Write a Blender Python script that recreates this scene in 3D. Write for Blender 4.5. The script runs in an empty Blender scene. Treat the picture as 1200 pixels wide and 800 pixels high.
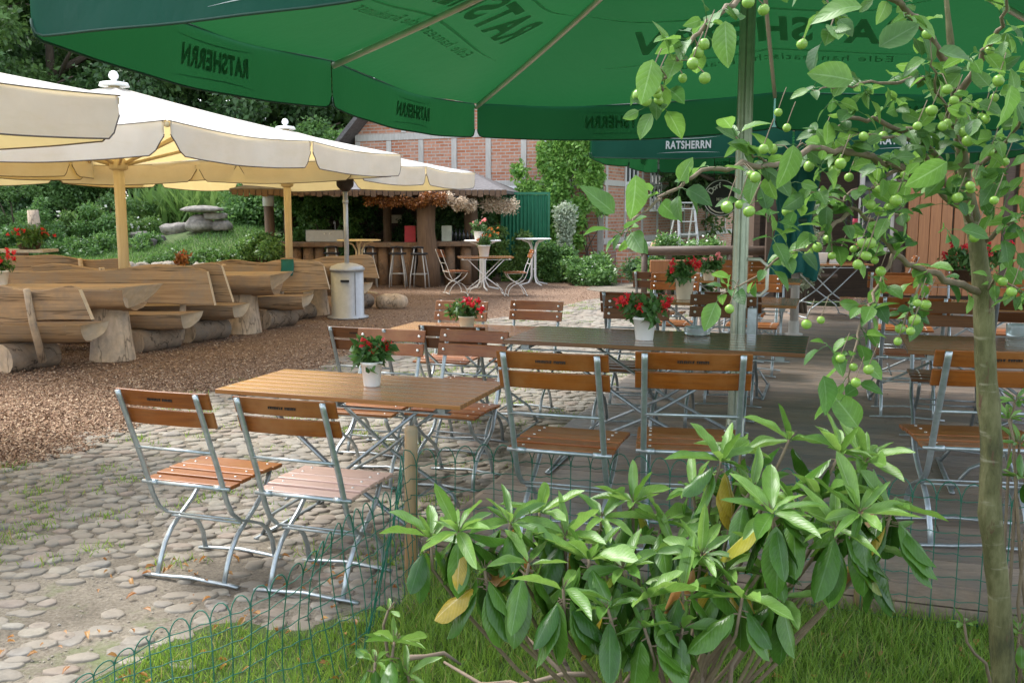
import bpy, math, random
import numpy as np
from mathutils import Vector, Matrix
random.seed(7)
RG = np.random.default_rng(11)
C = bpy.context.scene.collection
PI = math.pi
sc = bpy.context.scene

# ------------------------------------------------------------------ camera model (for planning positions on known heights)
FPX, CH, YH = 1120.0, 1.6, 248.0
PIT = math.atan((400 - YH) / FPX); CP, SP = math.cos(PIT), math.sin(PIT)
def ray(px, py):
    dx = (px - 600) / FPX; dy = (400 - py) / FPX
    return dx, CP + dy * SP, -SP + dy * CP
def Z(px, py, z):
    x, y, w = ray(px, py); t = (z - CH) / w; return Vector((x * t, y * t, z))
def D(px, py, Y):
    x, y, w = ray(px, py); t = Y / y; return Vector((x * t, Y, CH + w * t))
TH = -0.324
U = Vector((math.cos(TH), math.sin(TH), 0)); V = Vector((-math.sin(TH), math.cos(TH), 0))

# ------------------------------------------------------------------ mesh helpers
class MB:
    def __init__(s): s.v = []; s.f = []; s.m = []; s.sm = []
    def add(s, vs, fs, mi=0, smooth=False):
        o = len(s.v); s.v += [tuple(p) for p in vs]
        for f in fs: s.f.append([i + o for i in f]); s.m.append(mi); s.sm.append(smooth)
    def box(s, x0, x1, y0, y1, z0, z1, mi=0, M=None):
        vs = [(x0,y0,z0),(x1,y0,z0),(x1,y1,z0),(x0,y1,z0),(x0,y0,z1),(x1,y0,z1),(x1,y1,z1),(x0,y1,z1)]
        if M is not None: vs = [M @ Vector(p) for p in vs]
        s.add(vs, [(0,3,2,1),(4,5,6,7),(0,1,5,4),(1,2,6,5),(2,3,7,6),(3,0,4,7)], mi)
    def bar(s, a, b, w, h, up=(0,0,1), mi=0):
        a = Vector(a); b = Vector(b); d = (b - a); L = d.length; d.normalize()
        x = d.cross(Vector(up))
        if x.length < 1e-4: x = d.cross(Vector((0,1,0)))
        x.normalize(); z = x.cross(d)
        M = Matrix((x, d, z)).transposed().to_4x4(); M.translation = a
        s.box(-w/2, w/2, 0, L, -h/2, h/2, mi, M)
    def tube(s, path, r, n=8, mi=0, ref=None, r2=None, cap=True):
        P = [Vector(p) for p in path]; k = len(P)
        rs = r if isinstance(r, (list, tuple)) else [r] * k
        T = []
        for i in range(k):
            t = (P[min(i+1,k-1)] - P[max(i-1,0)]); T.append(t.normalized() if t.length > 1e-9 else Vector((0,0,1)))
        if ref is not None: N = Vector(ref)
        else:
            N = T[0].orthogonal()
        vs = []; fs = []
        for i in range(k):
            N = (N - T[i] * N.dot(T[i]))
            if N.length < 1e-5: N = T[i].orthogonal()
            N.normalize(); B = T[i].cross(N)
            q = 1 if r2 is None else r2
            for j in range(n):
                a = 2 * PI * j / n; ca, sa = math.cos(a), math.sin(a)
                if r2 is not None:   # boxy section
                    ca = math.copysign(abs(ca) ** .5, ca); sa = math.copysign(abs(sa) ** .5, sa)
                vs.append(P[i] + N * ca * rs[i] + B * sa * (rs[i] if r2 is None else r2))
        for i in range(k - 1):
            for j in range(n):
                fs.append((i*n+j, i*n+(j+1)%n, (i+1)*n+(j+1)%n, (i+1)*n+j))
        if cap: fs.append(tuple(range(n))[::-1]); fs.append(tuple((k-1)*n + j for j in range(n)))
        s.add(vs, fs, mi, True)
    def lathe(s, prof, n=24, c=(0,0,0), mi=0, smooth=True):
        vs = []; fs = []
        for (r, z) in prof:
            for j in range(n):
                a = 2*PI*j/n; vs.append((c[0] + r*math.cos(a), c[1] + r*math.sin(a), c[2] + z))
        k = len(prof)
        for i in range(k-1):
            for j in range(n): fs.append((i*n+j, i*n+(j+1)%n, (i+1)*n+(j+1)%n, (i+1)*n+j))
        fs.append(tuple(range(n))[::-1]); fs.append(tuple((k-1)*n+j for j in range(n)))
        s.add(vs, fs, mi, smooth)
    def prism(s, poly, p0, ex, ey, depth, mi=0):
        ex = Vector(ex); ey = Vector(ey); dz = Vector(depth); p0 = Vector(p0); n = len(poly)
        vs = [p0 + ex*a + ey*b for a, b in poly] + [p0 + ex*a + ey*b + dz for a, b in poly]
        fs = [tuple(range(n))[::-1], tuple(range(n, 2*n))] + [(i, (i+1)%n, n+(i+1)%n, n+i) for i in range(n)]
        s.add(vs, fs, mi)
    def build(s, name, mats, parent=None, bevel=0, seg=2):
        me = bpy.data.meshes.new(name); me.from_pydata(s.v, [], s.f)
        if not isinstance(mats, (list, tuple)): mats = [mats]
        for m in mats: me.materials.append(m)
        me.polygons.foreach_set('material_index', s.m); me.polygons.foreach_set('use_smooth', s.sm)
        me.validate(); me.update()
        o = bpy.data.objects.new(name, me); C.objects.link(o)
        if parent is not None: o.parent = parent
        if bevel:
            b = o.modifiers.new('bevel', 'BEVEL'); b.width = bevel; b.segments = seg; b.limit_method = 'ANGLE'; b.angle_limit = .6; b.use_clamp_overlap = True
        return o
def np_mesh(name, co, faces, mat, parent=None, smooth=False):
    """co (n,3); faces (m,k) all with k corners"""
    me = bpy.data.meshes.new(name); k = faces.shape[1]; m = len(faces)
    me.vertices.add(len(co)); me.vertices.foreach_set('co', np.ascontiguousarray(co, dtype=np.float32).ravel())
    me.loops.add(m*k); me.loops.foreach_set('vertex_index', faces.astype(np.int32).ravel())
    me.polygons.add(m); me.polygons.foreach_set('loop_start', np.arange(0, m*k, k, dtype=np.int32))
    try: me.polygons.foreach_set('loop_total', np.full(m, k, dtype=np.int32))
    except Exception: pass
    me.update(calc_edges=True)
    if smooth: me.polygons.foreach_set('use_smooth', np.ones(m, dtype=bool))
    me.materials.append(mat); me.validate()
    o = bpy.data.objects.new(name, me); C.objects.link(o)
    if parent is not None: o.parent = parent
    return o
def norm(a): return a / np.maximum(np.linalg.norm(a, axis=1, keepdims=True), 1e-9)
DIA = (np.array([(0,0,0),(.5,.45,.06),(0,1,0),(-.5,.45,.06)], float), np.array([(0,1,2,3)]))
def leaf_tmpl(nl=5, fold=.12, bend=.18, shape=None):
    shape = shape or (lambda t: math.sin(PI * t ** .9) ** .8)
    vs = []; fs = []
    for i in range(nl+1):
        t = i/nl; w = max(shape(t), .02) * .5; z = -bend * t * t
        vs += [(-w, t, z + fold*w), (0, t, z), (w, t, z + fold*w)]
    for i in range(nl):
        a = i*3; fs += [(a, a+1, a+4, a+3), (a+1, a+2, a+5, a+4)]
    return np.array(vs, float), np.array(fs)
def scatter(name, pos, d, nrm, L, W, tmpl, mat, parent=None, smooth=False, jit=0):
    """copies of a small template at pos, along d, facing nrm"""
    tv, tf = tmpl; n = len(pos)
    d = norm(d); x = norm(np.cross(d, nrm)); z = np.cross(x, d)
    L = np.broadcast_to(L, n).reshape(n,1,1); W = np.broadcast_to(W, n).reshape(n,1,1)
    co = pos[:,None,:] + tv[None,:,0:1]*W*x[:,None,:] + tv[None,:,1:2]*L*d[:,None,:] + tv[None,:,2:3]*L*z[:,None,:]
    k = len(tv); fc = (tf[None,:,:] + (np.arange(n)*k)[:,None,None]).reshape(-1, tf.shape[1])
    if k > 12:      # near leaves: every leaf gets its own twist and curl
        rj = np.random.default_rng(n); cu = rj.normal(size=(n,1))*.10; tw = rj.normal(size=(n,1))*.2
        zz = tv[None,:,2] + cu*tv[None,:,1]**2 + tw*tv[None,:,0]*tv[None,:,1]; ed = np.abs(tv[None,:,0])*.35*np.sin(tv[None,:,1]*rj.uniform(8,16,(n,1))+rj.uniform(0,6,(n,1)))*.14
        co = pos[:,None,:] + tv[None,:,0:1]*W*x[:,None,:] + tv[None,:,1:2]*L*d[:,None,:] + (zz+ed)[:,:,None]*L*z[:,None,:]
    ob = np_mesh(name, co.reshape(-1,3), fc, mat, parent, smooth)
    if k > 12:
        uv = ob.data.uv_layers.new(name='leaf'); e = np.array([[(0 if abs(q[0]) < 1e-9 else math.copysign(.5, q[0]))+.5, q[1]] for q in tv]); vi = np.empty(len(ob.data.loops), dtype=np.int32); ob.data.loops.foreach_get('vertex_index', vi)
        uv.data.foreach_set('uv', e[vi % k].astype(np.float32).ravel())
    return ob
def blob_leaves(name, blobs, n, size, mat, parent=None, shell=.55, seed=0, tm=None, asp=.6, up=.3):
    r = np.random.default_rng(seed); B = np.array([b[:3] for b in blobs], float); R = np.array([b[3:] if len(b) > 4 else (b[3],)*3 for b in blobs], float)
    wt = (R[:,0]*R[:,1] + R[:,0]*R[:,2] + R[:,1]*R[:,2]); ix = r.choice(len(B), n, p=wt/wt.sum())
    u = norm(r.normal(size=(n,3))); rad = (shell + (1-shell) * r.random((n,1))) * (1 + .15*r.normal(size=(n,1)))
    pos = B[ix] + u*R[ix]*rad
    d = norm(u*.5 + r.normal(size=(n,3))*.7 + np.array([0,0,-.25])); nr = norm(u*.8 + r.normal(size=(n,3))*.6 + np.array([0,0,up]))
    s = size*(.6 + .8*r.random(n))
    return scatter(name, pos, d, nr, s, s*asp, tm or DIA, mat, parent)

# ------------------------------------------------------------------ materials
def newmat(name):
    m = bpy.data.materials.new(name); m.use_nodes = True; nt = m.node_tree
    return m, nt, nt.nodes['Principled BSDF']
def ramp(nt, fac, cols, interp='LINEAR'):
    r = nt.nodes.new('ShaderNodeValToRGB'); el = r.color_ramp.elements; r.color_ramp.interpolation = interp
    while len(el) < len(cols): el.new(.5)
    for e, (p, c) in zip(el, cols): e.position = p; e.color = (*c, 1)
    nt.links.new(fac, r.inputs['Fac']); return r.outputs['Color']
def node(nt, t, **kw):
    n = nt.nodes.new(t)
    for k, v in kw.items():
        if k in n.inputs: n.inputs[k].default_value = v
        else: setattr(n, k, v)
    return n
def coords(nt, kind='Object', scale=(1,1,1), loc=None, rnd=0):
    tc = nt.nodes.new('ShaderNodeTexCoord'); mp = nt.nodes.new('ShaderNodeMapping'); mp.inputs['Scale'].default_value = scale
    src = tc.outputs[kind]
    if rnd:
        oi = nt.nodes.new('ShaderNodeObjectInfo'); ml = node(nt, 'ShaderNodeVectorMath', operation='ADD')
        cb = nt.nodes.new('ShaderNodeCombineXYZ'); mu = node(nt, 'ShaderNodeMath', operation='MULTIPLY'); mu.inputs[1].default_value = rnd
        nt.links.new(oi.outputs['Random'], mu.inputs[0])
        for i in range(3): nt.links.new(mu.outputs[0], cb.inputs[i])
        nt.links.new(src, ml.inputs[0]); nt.links.new(cb.outputs[0], ml.inputs[1]); src = ml.outputs[0]
    nt.links.new(src, mp.inputs['Vector']); return mp.outputs['Vector']
def noise(nt, vec, scale, detail=4, rough=.6):
    n = node(nt, 'ShaderNodeTexNoise', Scale=scale, Detail=detail, Roughness=rough)
    if vec is not None: nt.links.new(vec, n.inputs['Vector'])
    return n.outputs['Fac']
def mix(nt, fac, a, b, mode='MIX'):
    n = node(nt, 'ShaderNodeMix', data_type='RGBA', blend_type=mode)
    for i, v in ((0, fac), (6, a), (7, b)):
        if isinstance(v, (int, float)): n.inputs[i].default_value = v
        elif isinstance(v, tuple): n.inputs[i].default_value = (*v, 1)
        else: nt.links.new(v, n.inputs[i])
    return n.outputs[2]
def bump(nt, h, b, strength=.3, dist=.01):
    n = node(nt, 'ShaderNodeBump', Strength=strength, Distance=dist); nt.links.new(h, n.inputs['Height']); nt.links.new(n.outputs[0], b.inputs['Normal'])
def simple(name, c, rough=.6, metal=0, var=.15, sc_=8, bs=0, spec=.5):
    m, nt, b = newmat(name); v = coords(nt, 'Object', rnd=5)
    f = noise(nt, v, sc_); dk = tuple(x*(1-var) for x in c); lt = tuple(min(1, x*(1+var)) for x in c)
    nt.links.new(ramp(nt, f, [(.3, dk), (.7, lt)]), b.inputs['Base Color'])
    b.inputs['Roughness'].default_value = rough; b.inputs['Metallic'].default_value = metal; b.inputs['Specular IOR Level'].default_value = spec
    if bs: bump(nt, noise(nt, v, sc_*4), b, bs, .005)
    return m
def wood(name, c1, c2, scale=(3,40,40), rough=.4, coat=0, island=.35, bs=.15, dirt=None, crack=0):
    m, nt, b = newmat(name); v = coords(nt, 'Object', scale, rnd=7)
    f = noise(nt, v, 1.2, 6, .65); col = ramp(nt, f, [(.25, c1), (.5, tuple((a+b_)/2 for a, b_ in zip(c1, c2))), (.75, c2)])
    g = nt.nodes.new('ShaderNodeNewGeometry'); hs = nt.nodes.new('ShaderNodeHueSaturation')
    mr = node(nt, 'ShaderNodeMapRange'); mr.inputs[3].default_value = 1-island; mr.inputs[4].default_value = 1+island
    nt.links.new(g.outputs['Random Per Island'], mr.inputs[0]); nt.links.new(mr.outputs[0], hs.inputs['Value']); nt.links.new(col, hs.inputs['Color']); col = hs.outputs[0]
    if dirt:
        v2 = coords(nt, 'Object', (1,1,1), rnd=3); f2 = noise(nt, v2, 3.5, 5, .7)
        col = mix(nt, ramp(nt, f2, [(.42, (0,0,0)), (.68, (1,1,1))]), col, dirt)
    if crack:
        fc = noise(nt, coords(nt, 'Object', tuple(x*.22 for x in scale), rnd=9), 1.3, 4, .55); ck = ramp(nt, fc, [(.485,(0,0,0)),(.5,(crack,crack,crack)),(.515,(0,0,0))]); col = mix(nt, ck, col, tuple(x*.25 for x in c1))
    nt.links.new(col, b.inputs['Base Color']); b.inputs['Roughness'].default_value = rough
    if coat: b.inputs['Coat Weight'].default_value = coat; b.inputs['Coat Roughness'].default_value = .12
    bump(nt, f, b, bs, .004); return m
def leafmat(name, c1, c2, trans=.35, rough=.45, tc=None, extra=None, vein=None):
    m, nt, b = newmat(name); g = nt.nodes.new('ShaderNodeNewGeometry')
    cols = [(0, c1), (.8, c2)] + ([(.93, c2), (.97, extra)] if extra else [(1, c2)])
    col = ramp(nt, g.outputs['Random Per Island'], cols)
    if vein:
        f = noise(nt, coords(nt), 55, 5, .7); col = mix(nt, .7, col, ramp(nt, f, [(.3,(.62,.66,.55)),(.7,(1,1,1))]), 'MULTIPLY')
        tc_ = nt.nodes.new('ShaderNodeTexCoord'); sx = nt.nodes.new('ShaderNodeSeparateXYZ'); nt.links.new(tc_.outputs['UV'], sx.inputs[0])
        def mth(op, a, b_=None):
            n_ = node(nt, 'ShaderNodeMath', operation=op)
            for i_, v_ in enumerate((a, b_)):
                if v_ is None: continue
                if isinstance(v_, (int, float)): n_.inputs[i_].default_value = v_
                else: nt.links.new(v_, n_.inputs[i_])
            return n_.outputs[0]
        du = mth('ABSOLUTE', mth('SUBTRACT', sx.outputs[0], .5)); mid = mth('LESS_THAN', du, .03)
        ph = mth('FRACT', mth('MULTIPLY', mth('SUBTRACT', sx.outputs[1], mth('MULTIPLY', du, .55)), vein)); side = mth('LESS_THAN', mth('ABSOLUTE', mth('SUBTRACT', ph, .5)), .06)
        vv = mth('MAXIMUM', mid, mth('MULTIPLY', side, .35)); hs_ = nt.nodes.new('ShaderNodeHueSaturation'); hs_.inputs['Value'].default_value = 1.35; hs_.inputs['Saturation'].default_value = .8; nt.links.new(col, hs_.inputs['Color']); col = mix(nt, vv, col, hs_.outputs[0])
        hh = mth('ADD', mth('MULTIPLY', mth('ABSOLUTE', mth('SUBTRACT', ph, .5)), 1.0), mth('MULTIPLY', du, 1.0)); bump(nt, hh, b, .16, .004)
    nt.links.new(col, b.inputs['Base Color']); b.inputs['Roughness'].default_value = rough
    t = nt.nodes.new('ShaderNodeBsdfTranslucent'); ms = nt.nodes.new('ShaderNodeMixShader'); ms.inputs[0].default_value = trans
    hs = nt.nodes.new('ShaderNodeHueSaturation'); hs.inputs['Value'].default_value = 1.7; hs.inputs['Hue'].default_value = .485; nt.links.new(col, hs.inputs['Color']); nt.links.new(hs.outputs[0], t.inputs['Color'])
    out = nt.nodes['Material Output']; nt.links.new(b.outputs[0], ms.inputs[1]); nt.links.new(t.outputs[0], ms.inputs[2]); nt.links.new(ms.outputs[0], out.inputs['Surface'])
    return m
def cloth(name, c, tcol, trans=.5, rough=.8, stain=None, bs=.25):
    m, nt, b = newmat(name); v = coords(nt, 'Object'); f = noise(nt, v, 2.2, 5, .6)
    col = ramp(nt, f, [(.3, tuple(x*.85 for x in c)), (.7, c)])
    if stain:
        v2 = coords(nt, 'Object', (1.5, 1.5, 6)); f2 = noise(nt, v2, 1.3, 6, .7); col = mix(nt, ramp(nt, f2, [(.5, (0,0,0)), (.8, (.55,.55,.55))]), col, stain)
    nt.links.new(col, b.inputs['Base Color']); b.inputs['Roughness'].default_value = rough; b.inputs['Specular IOR Level'].default_value = .25
    bump(nt, noise(nt, coords(nt, 'Object', (1,1,.6)), 5, 4, .6), b, bs, .03)
    t = nt.nodes.new('ShaderNodeBsdfTranslucent'); t.inputs['Color'].default_value = (*tcol, 1)
    ms = nt.nodes.new('ShaderNodeMixShader'); ms.inputs[0].default_value = trans
    out = nt.nodes['Material Output']; nt.links.new(b.outputs[0], ms.inputs[1]); nt.links.new(t.outputs[0], ms.inputs[2]); nt.links.new(ms.outputs[0], out.inputs['Surface'])
    return m
M = {}
M['slat'] = wood('varnished_slats', (.155,.040,.005), (.35,.100,.011), (3,60,60), .40, .06, .28, .15, (.30,.12,.035))
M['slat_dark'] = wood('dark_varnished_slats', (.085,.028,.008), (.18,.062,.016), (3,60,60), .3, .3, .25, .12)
M['slat_pale'] = wood('painted_sheen_slats', (.50,.30,.23), (.72,.52,.44), (3,60,60), .35, .3, .12, .1)  # paler copy of the slats, sky reflection painted into the colour
M['top'] = wood('table_top_wood', (.26,.10,.028), (.46,.21,.065), (3,60,60), .22, .5, .12, .1)
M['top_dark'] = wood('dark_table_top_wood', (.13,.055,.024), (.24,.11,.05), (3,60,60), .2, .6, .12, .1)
M['steel'] = simple('galvanised_steel', (.42,.47,.49), .36, .7, .18, 30, .1)
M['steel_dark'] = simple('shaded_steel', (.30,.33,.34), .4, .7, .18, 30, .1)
M['bolt'] = simple('bolt_metal', (.8,.8,.78), .3, .6, .05)
M['burn'] = simple('branded_letters', (.02,.009,.004), .7)
M['log'] = wood('weathered_log_wood', (.235,.145,.078), (.50,.335,.19), (1.0,24,24), .8, 0, .15, .9, (.27,.21,.155), .8)
M['cut'] = wood('pale_sawn_end', (.52,.38,.23), (.78,.62,.42), (9,9,14), .8, 0, .08, .3, (.5,.42,.32))
M['counterw'] = wood('brown_counter_wood', (.17,.095,.05), (.33,.20,.115), (8,8,8), .75, 0, .15, .5, (.2,.15,.11), .5)
M['logbase'] = wood('grey_brown_base_log', (.15,.105,.075), (.34,.25,.17), (3,12,12), .85, 0, .12, .9, (.2,.17,.14), .9)
M['logend'] = wood('grey_log_end', (.44,.32,.21), (.70,.54,.38), (14,14,3), .8, 0, .12, .8, (.30,.25,.2), .8)
M['post'] = wood('stake_wood', (.34,.19,.08), (.52,.33,.16), (30,30,2.5), .7, 0, .15, .4, (.3,.24,.15))
M['darkpost'] = wood('dark_trunk_post', (.10,.06,.035), (.2,.125,.075), (22,22,2), .8, 0, .1, .6)
M['creampost'] = wood('pale_pole_wood', (.56,.42,.22), (.74,.60,.36), (30,30,2), .55, 0, .08, .2)
M['deck'] = wood('deck_boards', (.17,.125,.09), (.34,.255,.19), (2,45,45), .55, .08, .28, .35, (.17,.15,.13))
M['door'] = wood('orange_timber_panel', (.24,.09,.03), (.40,.17,.06), (40,40,2), .45, .1, .12, .2)
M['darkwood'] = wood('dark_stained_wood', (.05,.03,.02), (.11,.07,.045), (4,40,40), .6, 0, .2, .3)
M['greenout'] = cloth('green_canopy_cloth', (.010,.115,.075), (.012,.080,.022), .45, .55, None, .35)
M['creamc'] = cloth('cream_canopy_cloth', (.86,.88,.83), (.84,.62,.26), .40, .85, (.62,.64,.50), .3)
M['hemgreen'] = simple('dark_green_hem', (.008,.05,.03), .7)
M['hemcream'] = simple('brown_hem', (.13,.10,.08), .8)
M['printdark'] = cloth('print_showing_through', (.025,.18,.08), (.85,.95,.85), .55, .7)
M['white'] = simple('white_paint', (.80,.80,.78), .4, 0, .06)
M['letterwhite'] = cloth('white_letters', (.85,.87,.86), (.8,.82,.8), .4, .6)
M['alu'] = simple('greenish_aluminium', (.36,.40,.33), .38, .75, .12, 20)
M['rib'] = simple('rib_metal', (.62,.60,.52), .45, .3, .1)
M['potwhite'] = simple('white_ceramic', (.78,.78,.74), .3, 0, .05)
M['potcream'] = simple('cream_ceramic', (.66,.60,.46), .4, 0, .08)
M['soil'] = simple('potting_soil', (.04,.028,.02), .95, 0, .3, 40, .5)
M['inox'] = simple('brushed_steel', (.46,.47,.48), .40, .35, .08, 14)
M['rust'] = simple('sooty_burner', (.05,.035,.03), .7, .3, .3)
M['black'] = simple('black_plastic', (.012,.012,.014), .5)
M['slate'] = simple('slate_shingles', (.12,.11,.11), .7, 0, .35, 14, .5)
M['stone'] = simple('grey_field_stone', (.27,.245,.21), .9, 0, .45, 9, 1.0)
M['greendoor'] = simple('green_sheet_door', (.02,.17,.085), .5, 0, .12, 5)
M['timber'] = wood('weathered_timber_frame', (.40,.375,.34), (.60,.57,.52), (20,20,3), .8, 0, .1, .4)
M['glass'] = simple('dark_window_glass', (.03,.035,.04), .08, 0, .2, 2)
M['plaster'] = simple('pale_render', (.6,.57,.52), .85, 0, .1, 3, .2)
M['red'] = leafmat('red_petals', (.50,.012,.015), (.75,.04,.03), .3)
M['pink'] = leafmat('pink_petals', (.75,.22,.22), (.8,.4,.35), .3)
M['orange'] = leafmat('orange_petals', (.5,.14,.03), (.75,.3,.05), .3)
M['whitefl'] = leafmat('white_petals', (.75,.75,.68), (.8,.8,.7), .3)
M['dry'] = leafmat('dried_flowers', (.42,.33,.22), (.66,.56,.42), .25)
M['rust_leaf'] = leafmat('withered_vine_leaves', (.16,.06,.02), (.36,.16,.04), .25)
M['leaf_pot'] = leafmat('pot_plant_leaves', (.035,.10,.02), (.09,.21,.05), .3)
M['leaf_tree'] = leafmat('tree_leaves', (.05,.115,.03), (.14,.26,.07), .3)
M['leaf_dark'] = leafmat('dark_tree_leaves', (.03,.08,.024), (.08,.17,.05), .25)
M['leaf_hedge'] = leafmat('hedge_leaves', (.045,.12,.028), (.15,.30,.075), .3)
M['leaf_ivy'] = leafmat('ivy_leaves', (.09,.23,.04), (.27,.47,.11), .35)
M['leaf_grey'] = leafmat('variegated_leaves', (.22,.30,.20), (.5,.55,.42), .3)
M['leaf_grass'] = leafmat('tall_reed_blades', (.09,.19,.04), (.2,.33,.09), .35)
M['bark'] = wood('dark_bark', (.06,.045,.03), (.13,.10,.07), (12,12,3), .9, 0, .1, .9)
M['grassb'] = leafmat('grass_blades', (.07,.16,.02), (.22,.36,.05), .4, .5, extra=(.36,.30,.12))
M['rhodo_new'] = leafmat('young_rhododendron_leaves', (.085,.20,.03), (.20,.36,.075), .3, .36, vein=12)
M['rhodo_old'] = leafmat('old_rhododendron_leaves', (.03,.105,.013), (.10,.235,.028), .25, .27, extra=(.48,.34,.04), vein=11)
M['rhodo_dead'] = leafmat('withered_leaves', (.30,.13,.03), (.42,.22,.06), .25)
M['apple_leaf'] = leafmat('apple_tree_leaves', (.035,.115,.025), (.13,.28,.05), .38, .42, vein=7)
M['twig'] = wood('twig_bark', (.13,.095,.06), (.22,.17,.11), (30,30,30), .8, 0, .1, .5)
M['red_board'] = simple('red_menu', (.45,.02,.05), .5)
M['pale_board'] = simple('pale_menu', (.50,.56,.47), .5)
M['ladder'] = simple('worn_ladder_metal', (.62,.62,.60), .5, .2, .1)
M['wire'] = simple('green_coated_wire', (.01,.12,.075), .4)
M['teal'] = cloth('teal_curtain_cloth', (.015,.15,.13), (.015,.14,.10), .25, .6, None, .4)
def mk():
    # apple skin
    m, nt, b = newmat('green_apple_skin'); f = noise(nt, coords(nt, 'Object'), 26, 3); g = nt.nodes.new('ShaderNodeNewGeometry')
    c = mix(nt, g.outputs['Random Per Island'], (.13,.29,.025), (.27,.43,.07)); nt.links.new(mix(nt, ramp(nt, f, [(.55,(0,0,0)),(.8,(.4,.4,.4))]), c, (.45,.5,.22)), b.inputs['Base Color'])
    b.inputs['Roughness'].default_value = .32; b.inputs['Subsurface Weight'].default_value = .1; b.inputs['Subsurface Radius'].default_value = (.01,.01,.005); M['apple'] = m
    # apple bark: olive green with scars
    m, nt, b = newmat('young_apple_bark'); v = coords(nt, 'Object', (9,9,3)); f = noise(nt, v, 1.5, 6, .65)
    c = ramp(nt, f, [(.36,(.032,.034,.012)),(.5,(.095,.092,.034)),(.68,(.19,.18,.085))])
    f2 = noise(nt, coords(nt, 'Object', (28,28,7)), 1.0, 5, .7); c = mix(nt, ramp(nt, f2, [(.60,(0,0,0)),(.68,(1,1,1))]), c, (.10,.05,.028))
    f3 = noise(nt, coords(nt, 'Object', (8,8,40)), 1.0, 3); c = mix(nt, ramp(nt, f3, [(.62,(0,0,0)),(.7,(.5,.5,.5))]), c, (.30,.28,.20))
    nt.links.new(c, b.inputs['Base Color']); b.inputs['Roughness'].default_value = .8; bump(nt, f2, b, 1.0, .012); M['abark'] = m
    # stones
    m, nt, b = newmat('cobble_stone'); g = nt.nodes.new('ShaderNodeNewGeometry')
    c = ramp(nt, g.outputs['Random Per Island'], [(0,(.24,.215,.18)),(.3,(.31,.28,.235)),(.5,(.36,.33,.275)),(.68,(.32,.25,.205)),(.84,(.27,.255,.235)),(1,(.40,.37,.31))])
    f = noise(nt, coords(nt), 16, 6, .7); c = mix(nt, .85, c, ramp(nt, f, [(.3,(.42,.40,.37)),(.7,(1,1,.97))]), 'MULTIPLY')
    f2 = noise(nt, coords(nt), 1.6, 5, .7); c = mix(nt, ramp(nt, f2, [(.42,(0,0,0)),(.62,(.8,.8,.8))]), c, (.22,.185,.14))
    nt.links.new(c, b.inputs['Base Color']); b.inputs['Roughness'].default_value = .75; bump(nt, f, b, .5, .006); M['cobble'] = m
    # sandy soil between the stones
    m, nt, b = newmat('sandy_joint_soil'); v = coords(nt); f = noise(nt, v, 2.1, 8, .72)
    c = ramp(nt, f, [(.3,(.15,.125,.092)),(.5,(.25,.215,.165)),(.7,(.33,.29,.225))]); f2 = noise(nt, v, 60, 4, .8)
    c = mix(nt, .8, c, ramp(nt, f2, [(.35,(.35,.33,.30)),(.65,(1,1,1))]), 'MULTIPLY')
    f3 = noise(nt, coords(nt, 'Object', (1,1,1)), 1.1, 6, .75); c = mix(nt, ramp(nt, f3, [(.55,(0,0,0)),(.66,(.7,.7,.7))]), c, (.12,.16,.05))
    nt.links.new(c, b.inputs['Base Color']); b.inputs['Roughness'].default_value = .95; bump(nt, f2, b, .6, .01); M['joint'] = m
    # chips floor
    m, nt, b = newmat('bark_mulch_floor'); v = coords(nt); f = noise(nt, v, 45, 6, .8); f2 = noise(nt, v, .8, 5, .6)
    c = ramp(nt, f, [(.3,(.09,.05,.03)),(.5,(.24,.15,.095)),(.7,(.42,.30,.20))]); c = mix(nt, .5, c, ramp(nt, f2, [(.3,(.55,.5,.45)),(.7,(1,1,1))]), 'MULTIPLY')
    nt.links.new(c, b.inputs['Base Color']); b.inputs['Roughness'].default_value = .95; bump(nt, f, b, .8, .02); M['mulch'] = m
    m, nt, b = newmat('wood_chip'); g = nt.nodes.new('ShaderNodeNewGeometry')
    c = ramp(nt, g.outputs['Random Per Island'], [(0,(.09,.045,.028)),(.3,(.22,.125,.075)),(.7,(.36,.235,.15)),(1,(.54,.42,.30))])
    nt.links.new(c, b.inputs['Base Color']); b.inputs['Roughness'].default_value = .85; M['chip'] = m
    # lawn / terrain
    for nm, a, b_, key in (('lawn_soil', (.05,.075,.02), (.11,.16,.045), 'lawn'), ('garden_turf', (.06,.11,.03), (.15,.20,.07), 'turf'), ('ground_turf', (.06,.11,.03), (.12,.18,.06), 'ground')):
        m, nt, b = newmat(nm); v = coords(nt); f = noise(nt, v, 3, 8, .7)
        nt.links.new(ramp(nt, f, [(.3, a), (.7, b_)]), b.inputs['Base Color']); b.inputs['Roughness'].default_value = 1; bump(nt, noise(nt, v, 50, 4, .8), b, .8, .03); M[key] = m
    # brick
    for nm, key, mortar in (('old_brick', 'brick', (.48,.44,.39)), ('low_brick', 'brick2', (.5,.45,.40))):
        m, nt, b = newmat(nm); tc = nt.nodes.new('ShaderNodeTexCoord'); sx = nt.nodes.new('ShaderNodeSeparateXYZ'); nt.links.new(tc.outputs['Object'], sx.inputs[0])
        ad = node(nt, 'ShaderNodeMath', operation='ADD'); nt.links.new(sx.outputs[0], ad.inputs[0]); nt.links.new(sx.outputs[1], ad.inputs[1])
        cb = nt.nodes.new('ShaderNodeCombineXYZ'); nt.links.new(ad.outputs[0], cb.inputs[0]); nt.links.new(sx.outputs[2], cb.inputs[1])
        br = node(nt, 'ShaderNodeTexBrick', Scale=1.0); br.inputs['Brick Width'].default_value = .26; br.inputs['Row Height'].default_value = .085; br.inputs['Mortar Size'].default_value = .012; br.inputs['Mortar Smooth'].default_value = .2
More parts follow.
